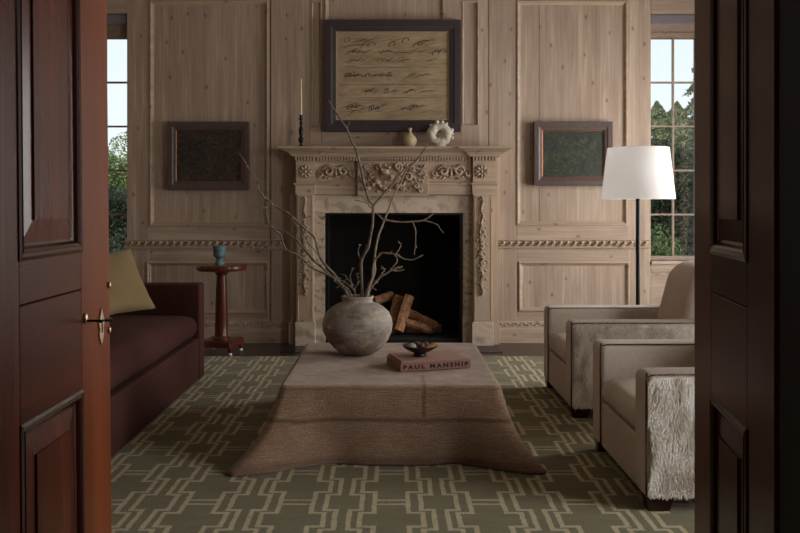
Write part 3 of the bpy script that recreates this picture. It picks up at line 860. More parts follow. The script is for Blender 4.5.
log(lp(372, 318, 8.0), lp(390, 316, 8.1), .055, 'log end at the middle left of the stack behind the round vase', 7)
log(lp(370, 330, 7.95), lp(394, 331, 8.08), .045, 'bottom left log of the fireplace stack behind the vase', 8)
log(lp(418, 318, 8.2), lp(440, 328, 8.22), .040, 'rearmost dark log at the right back of the stack', 9)

# ------------------------------------------------------------------ pictures
def picture(name, label, px0, px1, py0, py1, fw, fmat, cmat, depth, liner=None, lw=.0):
    Yf = D - depth; x0, x1, z0, z1 = WX(px0, Yf), WX(px1, Yf), WZ(py1, Yf), WZ(py0, Yf)
    root = thing(name, label, 'picture', ((x0 + x1) / 2, D, z0))
    m = lambda a, b, d: Vector((a, D - .002 - d, b))
    bm = new(); frame(bm, x0, x1, z0, z1, [(0, .0), (0, depth - .008), (.004, depth), (fw * .55, depth), (fw * .7, depth - .006), (fw - .004, depth - .010), (fw, depth - .016), (fw, 0)], m); obj('frame', bm, fmat, root)
    i = fw
    if liner:
        bm = new(); frame(bm, x0 + fw, x1 - fw, z0 + fw, z1 - fw, [(0, 0), (0, depth - .018), (lw, depth - .020), (lw, 0)], m); obj('liner', bm, liner, root); i = fw + lw
    bm = new(); box(bm, x0 + i, x1 - i, D - depth + .024, D - .004, z0 + i, z1 - i); cv = obj('canvas', bm, cmat, root)
    return root, cv, (x0 + i, x1 - i, z0 + i, z1 - i, D - depth + .024)
big, cv, (ax0, ax1, az0, az1, ay) = picture('painting', 'large ochre abstract painting with loose dark scribbles in wide dark frame above mantel', 324.5, 461, 19.5, 131.5, .105, 'frame_big', 'canvas', .06, 'liner', .012)
M['stroke'] = m_simple('charcoal_stroke', (70, 58, 44), .8, vary=.3); M['stroke_blue'] = m_simple('blue_grey_stroke', (66, 72, 76), .8, vary=.3)
rnd = random.Random(5)
def ribbon(bm, pts, w):
    vs = []
    for i, p in enumerate(pts):
        q = pts[min(i + 1, len(pts) - 1)]; o = pts[max(i - 1, 0)]
        d = Vector((q[0] - o[0], 0, q[1] - o[1])); d = d.normalized() if d.length > 0 else Vector((1, 0, 0)); nn = Vector((-d.z, 0, d.x)) * w * (.3 + .7 * math.sin(PI * (i + .4) / len(pts)))
        c = Vector((p[0], ay - .0008 - rnd.random() * .0006, p[1])); vs.append((bm.verts.new(c + nn), bm.verts.new(c - nn)))
    for a, b in zip(vs, vs[1:]): bm.faces.new((a[0], a[1], b[1], b[0]))
W_, H_ = ax1 - ax0, az1 - az0
for nm, mt, cnt, sd in (('dark_strokes', 'stroke', 80, 1), ('blue_strokes', 'stroke_blue', 22, 2)):
    bm = new(); rnd = random.Random(sd)
    if nm == 'blue_strokes':
        for v in (.60, .40, .245): ribbon(bm, [(ax0 + .012 + (W_ - .024) * i / 30, az0 + H_ * v + .003 * math.sin(i * .7 + v * 9)) for i in range(31)], .0022)
    for k in range(cnt):
        v0 = rnd.choice((.93, .88, .80, .70, .52, .34, .16, .10)); u = (rnd.random() ** 1.5) * .8; L = rnd.uniform(.06, .20); sl = rnd.uniform(.25, .8)
        if nm == 'blue_strokes': v0 = rnd.choice((.52, .33, .13)); u = rnd.uniform(.2, .62); L = rnd.uniform(.03, .09)
        cx, cz = ax0 + W_ * (.03 + u), az0 + H_ * v0; loops = rnd.choice((0, 0, 1, 2, 3)); pts = []; am = rnd.uniform(.004, .018) if loops else 0
        for i in range(18):
            t = i / 17; pts.append((cx + L * t + am * math.sin(t * loops * 6.28), cz + sl * L * (t - .5) + rnd.uniform(-.001, .001) - .3 * L * t * t + am * 1.3 * math.sin(t * loops * 6.28 + 1.2)))
        pts = [(min(max(a, ax0 + .01), ax1 - .01), min(max(b, az0 + .01), az1 - .01)) for a, b in pts]
        ribbon(bm, pts, rnd.uniform(.0010, .0040))
    obj(nm, bm, mt, cv, norm=False)
picture('painting', 'small dark murky painting in a brown frame on the wall above the pedestal table', 167.5, 249, 121.5, 190, .075, 'pewter', 'art_l', .055, 'gilt', .004)
picture('painting', 'small dark green painting with a thin copper slip in brown frame beside the lamp', 534, 613, 121.5, 185.5, .078, 'pewter', 'art_r', .055, 'gilt', .006)

# ------------------------------------------------------------------ mantel objects
ZM = zt2 + .0005
def at_mantel(px, Y=7.64): return WX(px, Y), Y, ZM
x, y, z = at_mantel(301, 7.63)
cs = thing('candlestick', 'black turned candlestick standing at the left end of the mantel', 'candlestick', (x, y, z))
hs = WZ(115, y) - z
bm = new(); lathe(bm, [(.030, 0), (.031, .008), (.022, .014), (.010, .024), (.008, .036), (.020, .050), (.024, .070), (.018, .088), (.009, .100), (.016, .112), (.021, .135), (.020, .165), (.012, .185), (.009, .200), (.016, .212), (.018, .222), (.010, .230), (.010, hs - .045), (.022, hs - .04), (.022, hs - .034), (.013, hs - .028), (.014, hs), (.010, hs)], (x, y, z), 24)
obj('stem', bm, 'black', cs, smooth='auto')
bm = new(); lathe(bm, [(.011, hs - .012), (.0115, hs + .05), (.0075, WZ(80, y) - z), (.003, WZ(79, y) - z + .006), (0, WZ(78.5, y) - z + .008)], (x, y, z), 16)
cd = obj('taper_candle', bm, 'wax', loc=(x, y, z + hs), smooth='auto'); tag(cd, 'ivory taper candle standing in the black candlestick', 'candle')
bm = new(); zt_ = WZ(78.5, y) + .008; tube(bm, [(x, y, zt_ - .003), (x + .001, y, zt_ + .012)], .0012, 5); obj('wick', bm, 'black', cd)
x, y, z = at_mantel(410, 7.63)
bm = new(); lathe(bm, [(.028, 0), (.042, .010), (.058, .038), (.061, .062), (.052, .088), (.030, .112), (.015, .128), (.012, .148), (.015, .163), (.019, .172), (.015, .172), (.009, .16), (.009, .12), (0, .11)], (x, y, z), 32)
tag(obj('bud_vase', bm, 'cream_clay', loc=(x, y, z), smooth=True), 'small cream gourd-shaped bud vase on the mantel', 'vase')
x, y, z = at_mantel(439.5, 7.63)
rv = thing('ring_vase', 'chalky white ring-shaped clay vessel with a hole through it on the mantel', 'vase', (x, y, z))
bm = new(); Rr = .072; rings = []
for i in range(40):
    a = 2 * PI * i / 40; ring = []
    for k in range(14):
        b = 2 * PI * k / 14; tr = .040 + .004 * math.sin(a * 3) + .003 * math.sin(a * 7 + k)
        q = Rr + tr * math.cos(b); ring.append(bm.verts.new((x + q * 1.02 * math.cos(a), y + tr * 1.1 * math.sin(b), z + .112 + q * .98 * math.sin(a))))
    rings.append(ring)
for i in range(40):
    for k in range(14): bm.faces.new((rings[i][k], rings[(i + 1) % 40][k], rings[(i + 1) % 40][(k + 1) % 14], rings[i][(k + 1) % 14]))
obj('ring_body', bm, 'white_clay', rv, smooth=True)
bm = new(); lathe(bm, [(.060, 0), (.056, .012), (.045, .03), (.040, .04)], (x, y, z), 24); obj('foot', bm, 'white_clay', rv, smooth='auto')
bm = new()
for (a, s) in ((.35, .020), (-.25, .018), (.05, .014), (1.75, .020), (1.35, .018), (1.0, .014), (2.3, .013)): blob(bm, (x + .115 * math.cos(a), y - .01, z + .112 + .115 * math.sin(a)), (s, s * .8, s), (0, a, 0), jit=.12)
obj('knobs', bm, 'white_clay', rv, smooth=True)

# ------------------------------------------------------------------ ottoman and throw
OX0, OX1, OY0, OY1, OZ = -.540, .530, 4.04, 5.33, .396
ott = thing('ottoman', 'low square ottoman hidden under a tan woven throw in the middle of the rug', 'ottoman', (-.005, 4.7, .016))
bm = new(); rbox(bm, OX0 + .02, OX1 - .02, OY0 + .02, OY1 - .02, .10, OZ - .012, .03, 6); obj('upholstered_body', bm, 'sofa', ott, smooth=True)
for sx in (OX0 + .1, OX1 - .1):
    for sy in (OY0 + .1, OY1 - .1):
        bm = new(); lathe(bm, [(.02, .0165), (.03, .105)], (sx, sy, 0), 12); obj('leg', bm, 'foot', ott)
def throw():
    bm = new(); uvl = bm.loops.layers.uv.new('UVMap'); cx, cy = (OX0 + OX1) / 2, (OY0 + OY1) / 2; hx, hy = (OX1 - OX0) / 2, (OY1 - OY0) / 2; rc = .05
    per = []                               # (point, normal, corner weights)
    segs = []
    def add(p, nrm): per.append((p, nrm))
    n1, n2, nc = 44, 50, 14
    def side(p0, p1, nrm, n):
        for i in range(n): t = i / n; add((p0[0] + (p1[0] - p0[0]) * t, p0[1] + (p1[1] - p0[1]) * t), nrm)
    def corner(c, a0):
        for i in range(nc):
            a = a0 + PI / 2 * i / nc; add((c[0] + rc * math.cos(a), c[1] + rc * math.sin(a)), (math.cos(a), math.sin(a)))
    side((cx - hx + rc, cy - hy), (cx + hx - rc, cy - hy), (0, -1), n1); corner((cx + hx - rc, cy - hy + rc), -PI / 2)
    side((cx + hx, cy - hy + rc), (cx + hx, cy + hy - rc), (1, 0), n2); corner((cx + hx - rc, cy + hy - rc), 0)
    side((cx + hx - rc, cy + hy), (cx - hx + rc, cy + hy), (0, 1), n1); corner((cx - hx + rc, cy + hy - rc), PI / 2)
    side((cx - hx, cy + hy - rc), (cx - hx, cy - hy + rc), (-1, 0), n2); corner((cx - hx + rc, cy - hy + rc), PI)
    N = len(per)
    crn = [((cx - hx, cy - hy), .265, (-.84, -.62), .165), ((cx + hx, cy - hy), .225, (.80, -.62), .145), ((cx + hx, cy + hy), .16, (.8, .6), .13), ((cx - hx, cy + hy), .16, (-.8, .6), .13)]
    rows = []; data = {}
    def vert(x, y, z, u, v):
        w = bm.verts.new((x, y, z)); data[w] = (u, v); return w
    # top rings
    for s in (0, .25, .5, .7, .85, .94):
        ring = []
        for (p, nr) in per:
            x, y = cx + (p[0] - cx) * s, cy + (p[1] - cy) * s
            zz = OZ + .004 * noise.noise((x * 4, y * 4, 1))
            dd = y - OY0
            ring.append(vert(x, y, zz, x, -dd) if s > 0 else None)
        if s == 0: rows.append([vert(cx, cy, OZ, cx, -(cy - OY0))])
        else: rows.append(ring)
    for a in (0, .25, .5, .75, 1.0):       # rounded edge
        r = .028; ring = []
        for (p, nr) in per:
            o = -r + r * math.sin(a * PI / 2) ; zz = OZ - r + r * math.cos(a * PI / 2)
            x, y = p[0] + nr[0] * o, p[1] + nr[1] * o
            ring.append(vert(x, y, zz + .003 * noise.noise((x * 4, y * 4, 1)) * (1 - a), x, a * .04 - .03 * (1 - a)))
        rows.append(ring)
    K = 26; top = OZ - .028
    for i in range(1, K + 1):
        s = i / K; ring = []
        for (p, nr) in per:
            out = .012 * s + .010 * s * noise.noise((p[0] * 3.2, p[1] * 3.2, 0)) + .006 * math.sin(s * 5) * noise.noise((p[0] * 2 + 5, p[1] * 2, s * 2))
            x, y = p[0] + nr[0] * out, p[1] + nr[1] * out
            zz = top + (.022 - top) * s
            for (c, amp, dr, wd) in crn:
                d2 = (p[0] - c[0]) ** 2 + (p[1] - c[1]) ** 2; g = math.exp(-(d2 / wd ** 2) ** 2); g2 = math.exp(-d2 / (wd * .75) ** 2)
                prof = s * .50 + .50 * s ** 4
                x += dr[0] * amp * g * prof; y += dr[1] * amp * g * prof
                # valley beside the flare
                gv = math.exp(-((math.sqrt(d2) - wd * 1.7) / (wd * .5)) ** 2)
                x -= nr[0] *   .026 * gv * s; y -= nr[1] * .026 * gv * s
                # cloth stays a little higher while it spreads near the floor
                zz += g2 * .012 * s * math.sin(s * PI)
            zz += .0025 * noise.noise((x * 20, y * 20, zz * 20))
            ring.append(vert(x, y, max(zz, .019), x, .04 + s * .37))
        rows.append(ring)
    # short fold-in hem giving the cloth an edge
    ring = []
    for w, (p, nr) in zip(rows[-1], per): ring.append(vert(w.co.x - nr[0] * .012, w.co.y - nr[1] * .012, .0175, w.co.x, .42))
    rows.append(ring)
    def face(vs):
        f = bm.faces.new(vs)
        for lp_ in f.loops: lp_[uvl].uv = data[lp_.vert]
    c0 = rows[0][0]
    for k in range(N): face((c0, rows[1][k], rows[1][(k + 1) % N]))
    for a, b in zip(rows[1:], rows[2:]):
        for k in range(N): face((a[k], b[k], b[(k + 1) % N], a[(k + 1) % N]))
    for v in bm.verts: pass
    o = obj('throw_blanket', bm, 'throw', loc=(cx, cy, .016), smooth=True)
    return o
tb = throw(); tag(tb, 'tan and brown woven throw draped over the ottoman with corners pooling on the rug', 'blanket')

# ------------------------------------------------------------------ vase and branches
VXc, VYc, VZ = WX(357.6, 4.90), 4.90, OZ + .006
bm = new()
prof = [(.0, 0), (.085, 0), (.100, .006), (.140, .034), (.178, .080), (.198, .128), (.203, .165), (.198, .200), (.181, .238), (.150, .268), (.116, .286), (.094, .293), (.088, .301), (.089, .312), (.095, .323), (.094, .330), (.087, .331), (.079, .323), (.082, .300), (.12, .27), (.17, .2), (.17, .12), (.1, .04), (0, .03)]
lathe(bm, prof, (VXc, VYc, VZ), 64)
for v in bm.verts: v.co += Vector((noise.noise(v.co * 7), noise.noise(v.co * 7 + Vector((9, 0, 0))), 0)) * .004
tag(obj('round_vase', bm, 'vase', loc=(VXc, VYc, VZ), smooth=True), 'large round grey-brown weathered stoneware vase holding bare branches on the ottoman', 'vase')
def bp(px, py, dy): Y = VYc + dy; return Vector((WX(px, Y), Y, WZ(py, Y)))
def branch(label, paths, mat, lich=0, seed=0):
    rnd = random.Random(seed); bm = new(); base = Vector((VXc, VYc, VZ + .06)); allp = []
    for i, (pts, r0, r1) in enumerate(paths):
        q = [bp(*p) for p in pts]
        if i == 0: q = [base + Vector((rnd.uniform(-.03, .03), rnd.uniform(-.03, .03), .0))] + q
        # natural kinks
        P2 = []
        for a, b in zip(q, q[1:]):
            P2.append(a); L = (b - a).length; P2.append(a.lerp(b, .5) + Vector((rnd.uniform(-1, 1), rnd.uniform(-1, 1), rnd.uniform(-1, 1))) * L * .035)
        P2.append(q[-1]); n = len(P2)
        r0 *= 1.35; r1 *= 1.8; rad = [r0 + (r1 - r0) * (k / (n - 1)) for k in range(n)]
        pp, rr = smooth_path(P2, 3, rad); rr = [r * rnd.uniform(.86, 1.16) for r in rr]
        tube(bm, pp, rr, 6); allp += pp[3:]
        for k in range(3, len(pp) - 2, 5):          # buds and spurs
            if rnd.random() < .55:
                d = Vector((rnd.uniform(-1, 1), rnd.uniform(-1, 1), rnd.uniform(-.2, 1))).normalized(); L = rnd.uniform(.006, .022)
                tube(bm, [pp[k], pp[k] + d * L * .6, pp[k] + d * L], [rr[k] * .7, rr[k] * .55, rr[k] * .5], 5)
    o = obj('branch', bm, mat, loc=tuple(base), smooth=True); tag(o, label, 'branch', 'bare branches in the round vase')
    if lich:
        bm = new()
        for k in range(lich):
            c = rnd.choice(allp)
            if c.z < VZ + .36: c = rnd.choice(allp)
            for j in range(3): blob(bm, c + Vector((rnd.uniform(-.007, .007), rnd.uniform(-.007, .0), rnd.uniform(-.007, .007))), (.005, .003, .0045), (rnd.random() * 3, rnd.random() * 3, 0), sub=0)
        obj('lichen', bm, 'lichen', o)
branch('tallest dark branch rising from the vase past the mantel and large painting', [
    ([(362, 293, 0), (361, 262, -.02), (368, 247.5, -.05), (372.4, 225, -.07), (373.2, 206, -.08), (368.5, 199.5, -.09), (361, 168.5, -.12), (356, 150, -.13), (347, 129, -.15), (336.5, 113, -.16), (328, 100, -.17)], .0075, .0022),
    ([(373.2, 206, -.08), (379, 199.5, -.08), (392, 185, -.07), (405, 168.5, -.05), (417, 160, -.04), (426.5, 146, -.02)], .0055, .002),
    ([(347, 129, -.15), (350, 121, -.14)], .002, .001), ([(373, 209, -.08), (367, 203, -.1), (355, 200, -.12)], .003, .0015),
    ([(361, 262, -.02), (358, 252, -.03), (360, 245, -.04)], .003, .0015)], 'bark', 6, 1)
branch('slender pale branch rising right of centre with twigs reaching over the black firebox', [
    ([(366, 294, .01), (374.5, 272, .02), (374.5, 258, .03), (378.5, 235, .05), (385, 218.6, .06), (392, 200, .07), (400, 184, .07), (409, 166, .07)], .0068, .0015),
    ([(385, 219.5, .06), (400, 222, .05), (413, 221.5, .04), (423, 220.5, .03), (433, 214, .02)], .0045, .0018),
    ([(423, 220.5, .03), (437.5, 225, .0), (443.5, 233, -.02)], .0028, .0012), ([(412.6, 222, .04), (415.7, 231, .03), (415.5, 243, .02), (414.3, 255, .0)], .0025, .001),
    ([(376.5, 213.5, .08), (384, 220.5, .06)], .0012, .003)], 'bark_light', 3, 2)
branch('pale arched branch curving right low across the firebox', [
    ([(367, 294, -.02), (372, 278, -.03), (374.5, 260, -.05), (381.6, 253, -.07), (394, 254, -.1), (404, 259, -.12), (411.6, 260, -.13), (423, 255, -.15)], .006, .0016),
    ([(396, 254, -.1), (401, 245, -.11), (398, 241, -.12)], .0025, .0012), ([(396, 254, -.1), (397, 262, -.11), (390, 270, -.12)], .0028, .0014)], 'bark_light', 3, 3)
branch('short knobbly branch spreading right just above the vase rim', [
    ([(368, 294, .03), (371, 287, .03), (380.6, 276.5, .02), (392, 270, .01), (402, 267, 0)], .006, .002),
    ([(380.6, 276.5, .02), (384, 270, .02), (381, 266, .02)], .003, .0014), ([(392, 270, .01), (398, 271, .02), (404, 269.5, .02)], .0028, .0016), ([(371, 287, .03), (376, 290, .0)], .003, .0015)], 'bark_light', 8, 4)
branch('pale branch leaning left with the longest tip reaching towards the small painting', [
    ([(346.5, 294, 0), (336.7, 278, .0), (328, 268, .0), (320, 257, .01), (314, 237, .02), (300.7, 225, .03), (287, 212.5, .04), (271.5, 203.5, .05), (259, 190, .06), (257, 180, .06), (247, 165.6, .07), (239, 153.4, .08)], .0065, .0016),
    ([(301, 225, .03), (305, 218, .02), (311, 216, .01)], .0022, .001), ([(320, 257, .01), (316, 252, .0), (306, 240, -.02), (302, 228, -.03)], .0028, .0012)], 'bark', 18, 5)
branch('dark branch sweeping flat to the left in front of the chair rail', [
    ([(350, 293, -.03), (332, 276.6, -.05), (312, 267.6, -.06), (296, 254, -.08), (285, 249.6, -.09), (265, 249.6, -.1), (240, 247, -.12)], .0065, .0014),
    ([(286, 249.6, -.09), (280.5, 235, -.1), (269, 224, -.11), (266.5, 214, -.12), (264.7, 206, -.12)], .004, .0014),
    ([(267, 217, -.11), (259, 208, -.12), (251, 204.6, -.13)], .0022, .001), ([(265, 249.6, -.1), (257, 245, -.11)], .002, .001)], 'bark', 6, 6)
branch('middle left branch forking in front of the left garland', [
    ([(348, 294, .03), (324, 269, .05), (307.5, 253, .06), (296, 239.5, .07), (285, 231.6, .08), (274, 228, .09), (264, 222, .10)], .0062, .0014),
    ([(307.5, 253, .06), (301, 262, .04), (300, 275, .02)], .0022, .001), ([(296, 239.5, .07), (297, 228, .07), (293, 221, .07)], .0024, .001)], 'bark', 10, 7)
branch('short bushy twig cluster standing between the left and centre branches', [
    ([(355, 294, -.02), (352, 286, -.03), (350, 276, -.03), (353, 268, -.03)], .004, .0014), ([(352, 288, -.03), (344, 282, -.04), (339, 279, -.05), (334, 281, -.05)], .003, .0014),
    ([(354, 290, .0), (359, 282, .0), (357, 274, .0)], .003, .0014), ([(350, 282, -.03), (345, 275, -.03), (341, 274, -.02)], .0026, .0012), ([(356, 288, .01), (347, 279, .02), (337, 287, .02)], .0024, .0012)], 'bark', 14, 8)

# ------------------------------------------------------------------ books and dish
def book(name, corner, ux_, lx, ly, z0, th_, label, text=None, mt='cover'):
    o0 = Vector(corner); u = Vector((math.cos(ux_), math.sin(ux_), 0)); v = Vector((-u.y, u.x, 0))
    f = lambda a, b, c: o0 + u * a + v * b + Vector((0, 0, z0 + c))
    root = thing(name, label, 'book', tuple(o0 + Vector((0, 0, z0))), 'books stacked on the ottoman')
    def bb(nm, mat, a0, a1, b0, b1, c0, c1, bev=.001):
        t = new(); box(t, a0, a1, b0, b1, c0, c1, bev=bev)
        for w in t.verts: w.co = f(*w.co)
        return obj(nm, t, mat, root)
    bb('cover', mt, 0, lx, 0, ly, 0, .003); bb('cover', mt, 0, lx, 0, ly, th_ - .003, th_); sp = bb('spine', mt, 0, lx, -.0008, .004, .0002, th_ - .0002)
    bb('page_block', 'pages', .004, lx - .004, .004, ly - .004, .003, th_ - .003, 0)
    if text:
        cu = bpy.data.curves.new('spine_text', 'FONT'); cu.body = text; cu.size = .030; cu.extrude = .0003; cu.offset = .0016; cu.align_x = 'CENTER'; cu.align_y = 'CENTER'; cu.space_character = 1.42
        to = bpy.data.objects.new('tmp_text', cu); C.objects.link(to); bpy.context.view_layer.update()
        me = bpy.data.meshes.new_from_object(to.evaluated_get(bpy.context.evaluated_depsgraph_get()))
        C.objects.unlink(to); bpy.data.objects.remove(to)
        xs = [w.co.x for w in me.vertices]; zz_ = [w.co.y for w in me.vertices]; k = lx * .93 / (max(xs) - min(xs)); mx = (max(xs) + min(xs)) / 2; my = (max(zz_) + min(zz_)) / 2
        base = wloc(root)
        for w in me.vertices:
            p = f(lx / 2 + (w.co.x - mx) * k, -.0012 - w.co.z, th_ / 2 + (w.co.y - my) * .95); w.co = p - base
        me.materials.clear(); me.materials.append(M['ink']); o = bpy.data.objects.new('spine_lettering', me); C.objects.link(o); o.parent = sp
    return root
ang = math.atan2(.105, .373)
M['cover_b'] = m_simple('faded_pink_cloth_cover', (170, 130, 116), .8, vary=.06, scale=90, bump=.15)
book('art_book', (.0466, 4.357, 0), ang + .03, .388, .255, OZ + .005, .040, 'thick dusty pink book with black capital letters on spine, under the thinner book', 'PAUL MANSHIP')
u = Vector((math.cos(ang), math.sin(ang), 0)); v = Vector((-u.y, u.x, 0)); c2 = Vector((.0466, 4.357, 0)) + u * .006 + v * .004
book('art_book', tuple(c2), ang - .02, .358, .272, OZ + .0455, .010, 'thin dusty pink book on top of the thicker one, under the dish', mt='cover_b')
zb2 = OZ + .0560
dx_, dy_ = WX(420, 4.52), 4.52
bm = new(); lathe(bm, [(0, 0), (.036, 0), (.038, .004), (.033, .012), (.034, .020), (.060, .030), (.086, .046), (.095, .056), (.093, .059), (.082, .048), (.055, .036), (.02, .031), (0, .031)], (dx_, dy_, zb2), 48)
tag(obj('footed_dish', bm, 'dish', loc=(dx_, dy_, zb2), smooth=True), 'small dark footed bronze dish holding stones on top of the books', 'dish')
def item(nm, dx, dy, dz, r, mat, label, cat, rot=(0, 0, 0), jit=.0, grp=None):
    bm = new(); blob(bm, (dx_ + dx, dy_ + dy, zb2 + dz), r, rot, 2, jit); tag(obj(nm, bm, mat, loc=(dx_ + dx, dy_ + dy, zb2 + dz - r[2]), smooth=True), label, cat, grp)
item('pebble', -.043, -.012, .054, (.024, .019, .017), 'pebble', 'pale round pebble at the left of the dark dish', 'stone')
item('walnut', .008, -.005, .056, (0.0180, 0.0164, 0.0164), 'nut', 'brown walnut in the middle of the dish', 'nut', (.3, .4, 0), .06)
item('walnut', .034, .024, .058, (0.0164, 0.0164, 0.0148), 'nut', 'darker walnut towards the back right of the dish', 'nut', (.1, .8, .4), .07)
item('walnut', -.012, .034, .058, (0.0172, 0.0156, 0.0156), 'nut', 'walnut at the back of the dish behind the pebble', 'nut', (.9, .1, .4), .06)
item('dried_peel', .056, -.018, .056, (.036, .016, .005), 'amber', 'amber coloured dried peel lying on the right rim of dish', 'peel', (.3, -.22, .5), .05)

# ------------------------------------------------------------------ sofa
sofa = thing('sofa', 'low burgundy velvet sofa with a single long seat cushion along the left side', 'sofa', (-1.83, 4.2, .016))
SX0, SX1, SY0, SY1 = -2.33, -1.365, 2.6, 6.17
bm = new(); rbox(bm, SX0, SX1, SY0 + .14, SY1 - .145, .018, .315, .012, 10); obj('base', bm, 'sofa', sofa, smooth=True)
for y0, y1 in ((SY0, SY0 + .15), (SY1 - .155, SY1)):
    bm = new(); rbox(bm, SX0, SX1 + .008, y0, y1, .018, .697, .016, 10); obj('arm', bm, 'sofa', sofa, smooth=True)
bm = new(); rbox(bm, SX0 - .05, SX0 + .2, SY0 + .152, SY1 - .157, .3, .80, .05, 10, f=lambda p: Vector((p.x - max(0, p.z - .4) * .18, p.y, p.z))); obj('backrest', bm, 'sofa', sofa, smooth=True)
bm = new(); rbox(bm, SX0 + .14, SX1 + .004, SY0 + .154, SY1 - .158, .320, .475, .075, 18, crown=.065, f=lambda p: Vector((p.x, p.y, p.z + .006 * noise.noise((p.x * 4, p.y * 3, 0)))))
obj('seat_cushion', bm, 'sofa', sofa, smooth=True)
# mustard pillow leaning in the corner
def pillow():
    bm = new(); n = 22; w = .50; top = []; bot = []
    for s in (1, -1):
        g = []
        for i in range(n + 1):
            row = []
            for j in range(n + 1):
                u, v = i / n * 2 - 1, j / n * 2 - 1
                pin = 1 - .10 * (1 - abs(u)) * abs(v) ** 3 ; pin2 = 1 - .10 * (1 - abs(v)) * abs(u) ** 3
                th2 = .085 * ((1 - u * u) * (1 - v * v)) ** .42
                row.append(Vector((u * w / 2 * pin2, s * th2, v * w / 2 * pin)))
            g.append(row)
        (top if s > 0 else bot).extend(g)
    for g in (top, bot):
        V = [[bm.verts.new(p) for p in r] for r in g]
        for i in range(n):
            for j in range(n): bm.faces.new((V[i][j], V[i + 1][j], V[i + 1][j + 1], V[i][j + 1]))
    bmesh.ops.remove_doubles(bm, verts=bm.verts, dist=.0005)
    m = Matrix.Translation((-1.875, 5.62, .735)) @ Matrix.Rotation(R(38), 4, 'Z') @ Matrix.Rotation(R(-38), 4, 'X') @ Matrix.Rotation(R(-7), 4, 'Y')
    bmesh.ops.transform(bm, matrix=m, verts=bm.verts)
    for v in bm.verts: v.co += Vector((noise.noise(v.co * 5), noise.noise(v.co * 5 + Vector((3, 0, 0))), 0)) * .008
    return bm
tag(obj('throw_pillow', pillow(), 'mustard', loc=(-1.885, 5.62, .53), smooth=True), 'mustard linen pillow leaning in the far corner of the burgundy sofa', 'pillow')

# ------------------------------------------------------------------ pedestal table and cup
TX, TY = WX(221.5, 7.2), 7.2
tbl = thing('pedestal_table', 'small round mahogany pedestal table with white ball feet beside the sofa arm', 'table', (TX, TY, 0))
ztop = WZ(264.6, TY)
bm = new(); lathe(bm, [(0, ztop - .050), (.190, ztop - .050), (.205, ztop - .046), (.212, ztop - .030), (.212, ztop - .010), (.206, ztop - .001), (0, ztop)], (TX, TY, 0), 64); obj('tabletop', bm, 'table_wood', tbl, smooth='auto')
bm = new(); lathe(bm, [(.075, .125), (.074, .135), (.060, .145), (.055, .16), (.053, .30), (.048, .50), (.041, ztop - .100), (.041, ztop - .09), (.052, ztop - .080), (.054, ztop - .07), (.075, ztop - .06), (.078, ztop - .050)], (TX, TY, 0), 40); obj('column', bm, 'table_wood', tbl, smooth='auto')
a0 = R(-55); hd = .20; bm = new(); pts = []
for k in range(4):
    a = a0 + k * PI / 2; c_ = Vector((math.cos(a), math.sin(a))) * hd; b_ = a + PI / 4; nxt = Vector((math.cos(a + PI / 2), math.sin(a + PI / 2))) * hd
    tdir = Vector((-math.sin(a), math.cos(a))) * .022
    pts.append(c_ - tdir); pts.append(c_ + tdir)
    for t in (.25, .5, .75):
        p = (c_ + tdir).lerp(nxt - Vector((-math.sin(a + PI / 2), math.cos(a + PI / 2))) * .022, t); pts.append(p * (1 - .16 * math.sin(PI * t)))
lo = [bm.verts.new((TX + p.x, TY + p.y, .070)) for p in pts]; hi = [bm.verts.new((TX + p.x, TY + p.y, .112)) for p in pts]; hi2 = [bm.verts.new((TX + p.x * .9, TY + p.y * .9, .126)) for p in pts]
for A, B in ((lo, hi), (hi, hi2)):
    for k in range(len(pts)): bm.faces.new((A[k], A[(k + 1) % len(pts)], B[(k + 1) % len(pts)], B[k]))
bm.faces.new(lo[::-1]); bm.faces.new(hi2); obj('plinth_base', bm, 'table_wood', tbl)
for k in range(4):
    a = a0 + k * PI / 2; fx_, fy_ = TX + math.cos(a) * .178, TY + math.sin(a) * .178
    bm = new(); lathe(bm, [(.012, .030), (.019, .045), (.021, .07)], (fx_, fy_, 0), 16); ft = obj('foot', bm, 'table_wood', tbl, smooth='auto')
    bm = new(); blob(bm, (fx_, fy_, .0185), (.016, .016, .0165), sub=2); obj('ball_caster', bm, 'porcelain', ft, smooth=True)
cpx = WX(219.5, TY)
bm = new(); lathe(bm, [(0, 0), (.040, 0), (.041, .010), (.034, .022), (.026, .036), (.026, .048), (.036, .060), (.050, .070), (.055, .080), (.051, .092), (.051, .110), (.055, .116), (.053, .134), (.057, .150), (.057, .160), (.050, .160), (.046, .13), (.035, .09), (0, .08)], (cpx, TY, ztop + .0005), 32)
tag(obj('goblet', bm, 'verdigris', loc=(cpx, TY, ztop), smooth='auto'), 'small verdigris footed goblet on the round pedestal table', 'goblet')

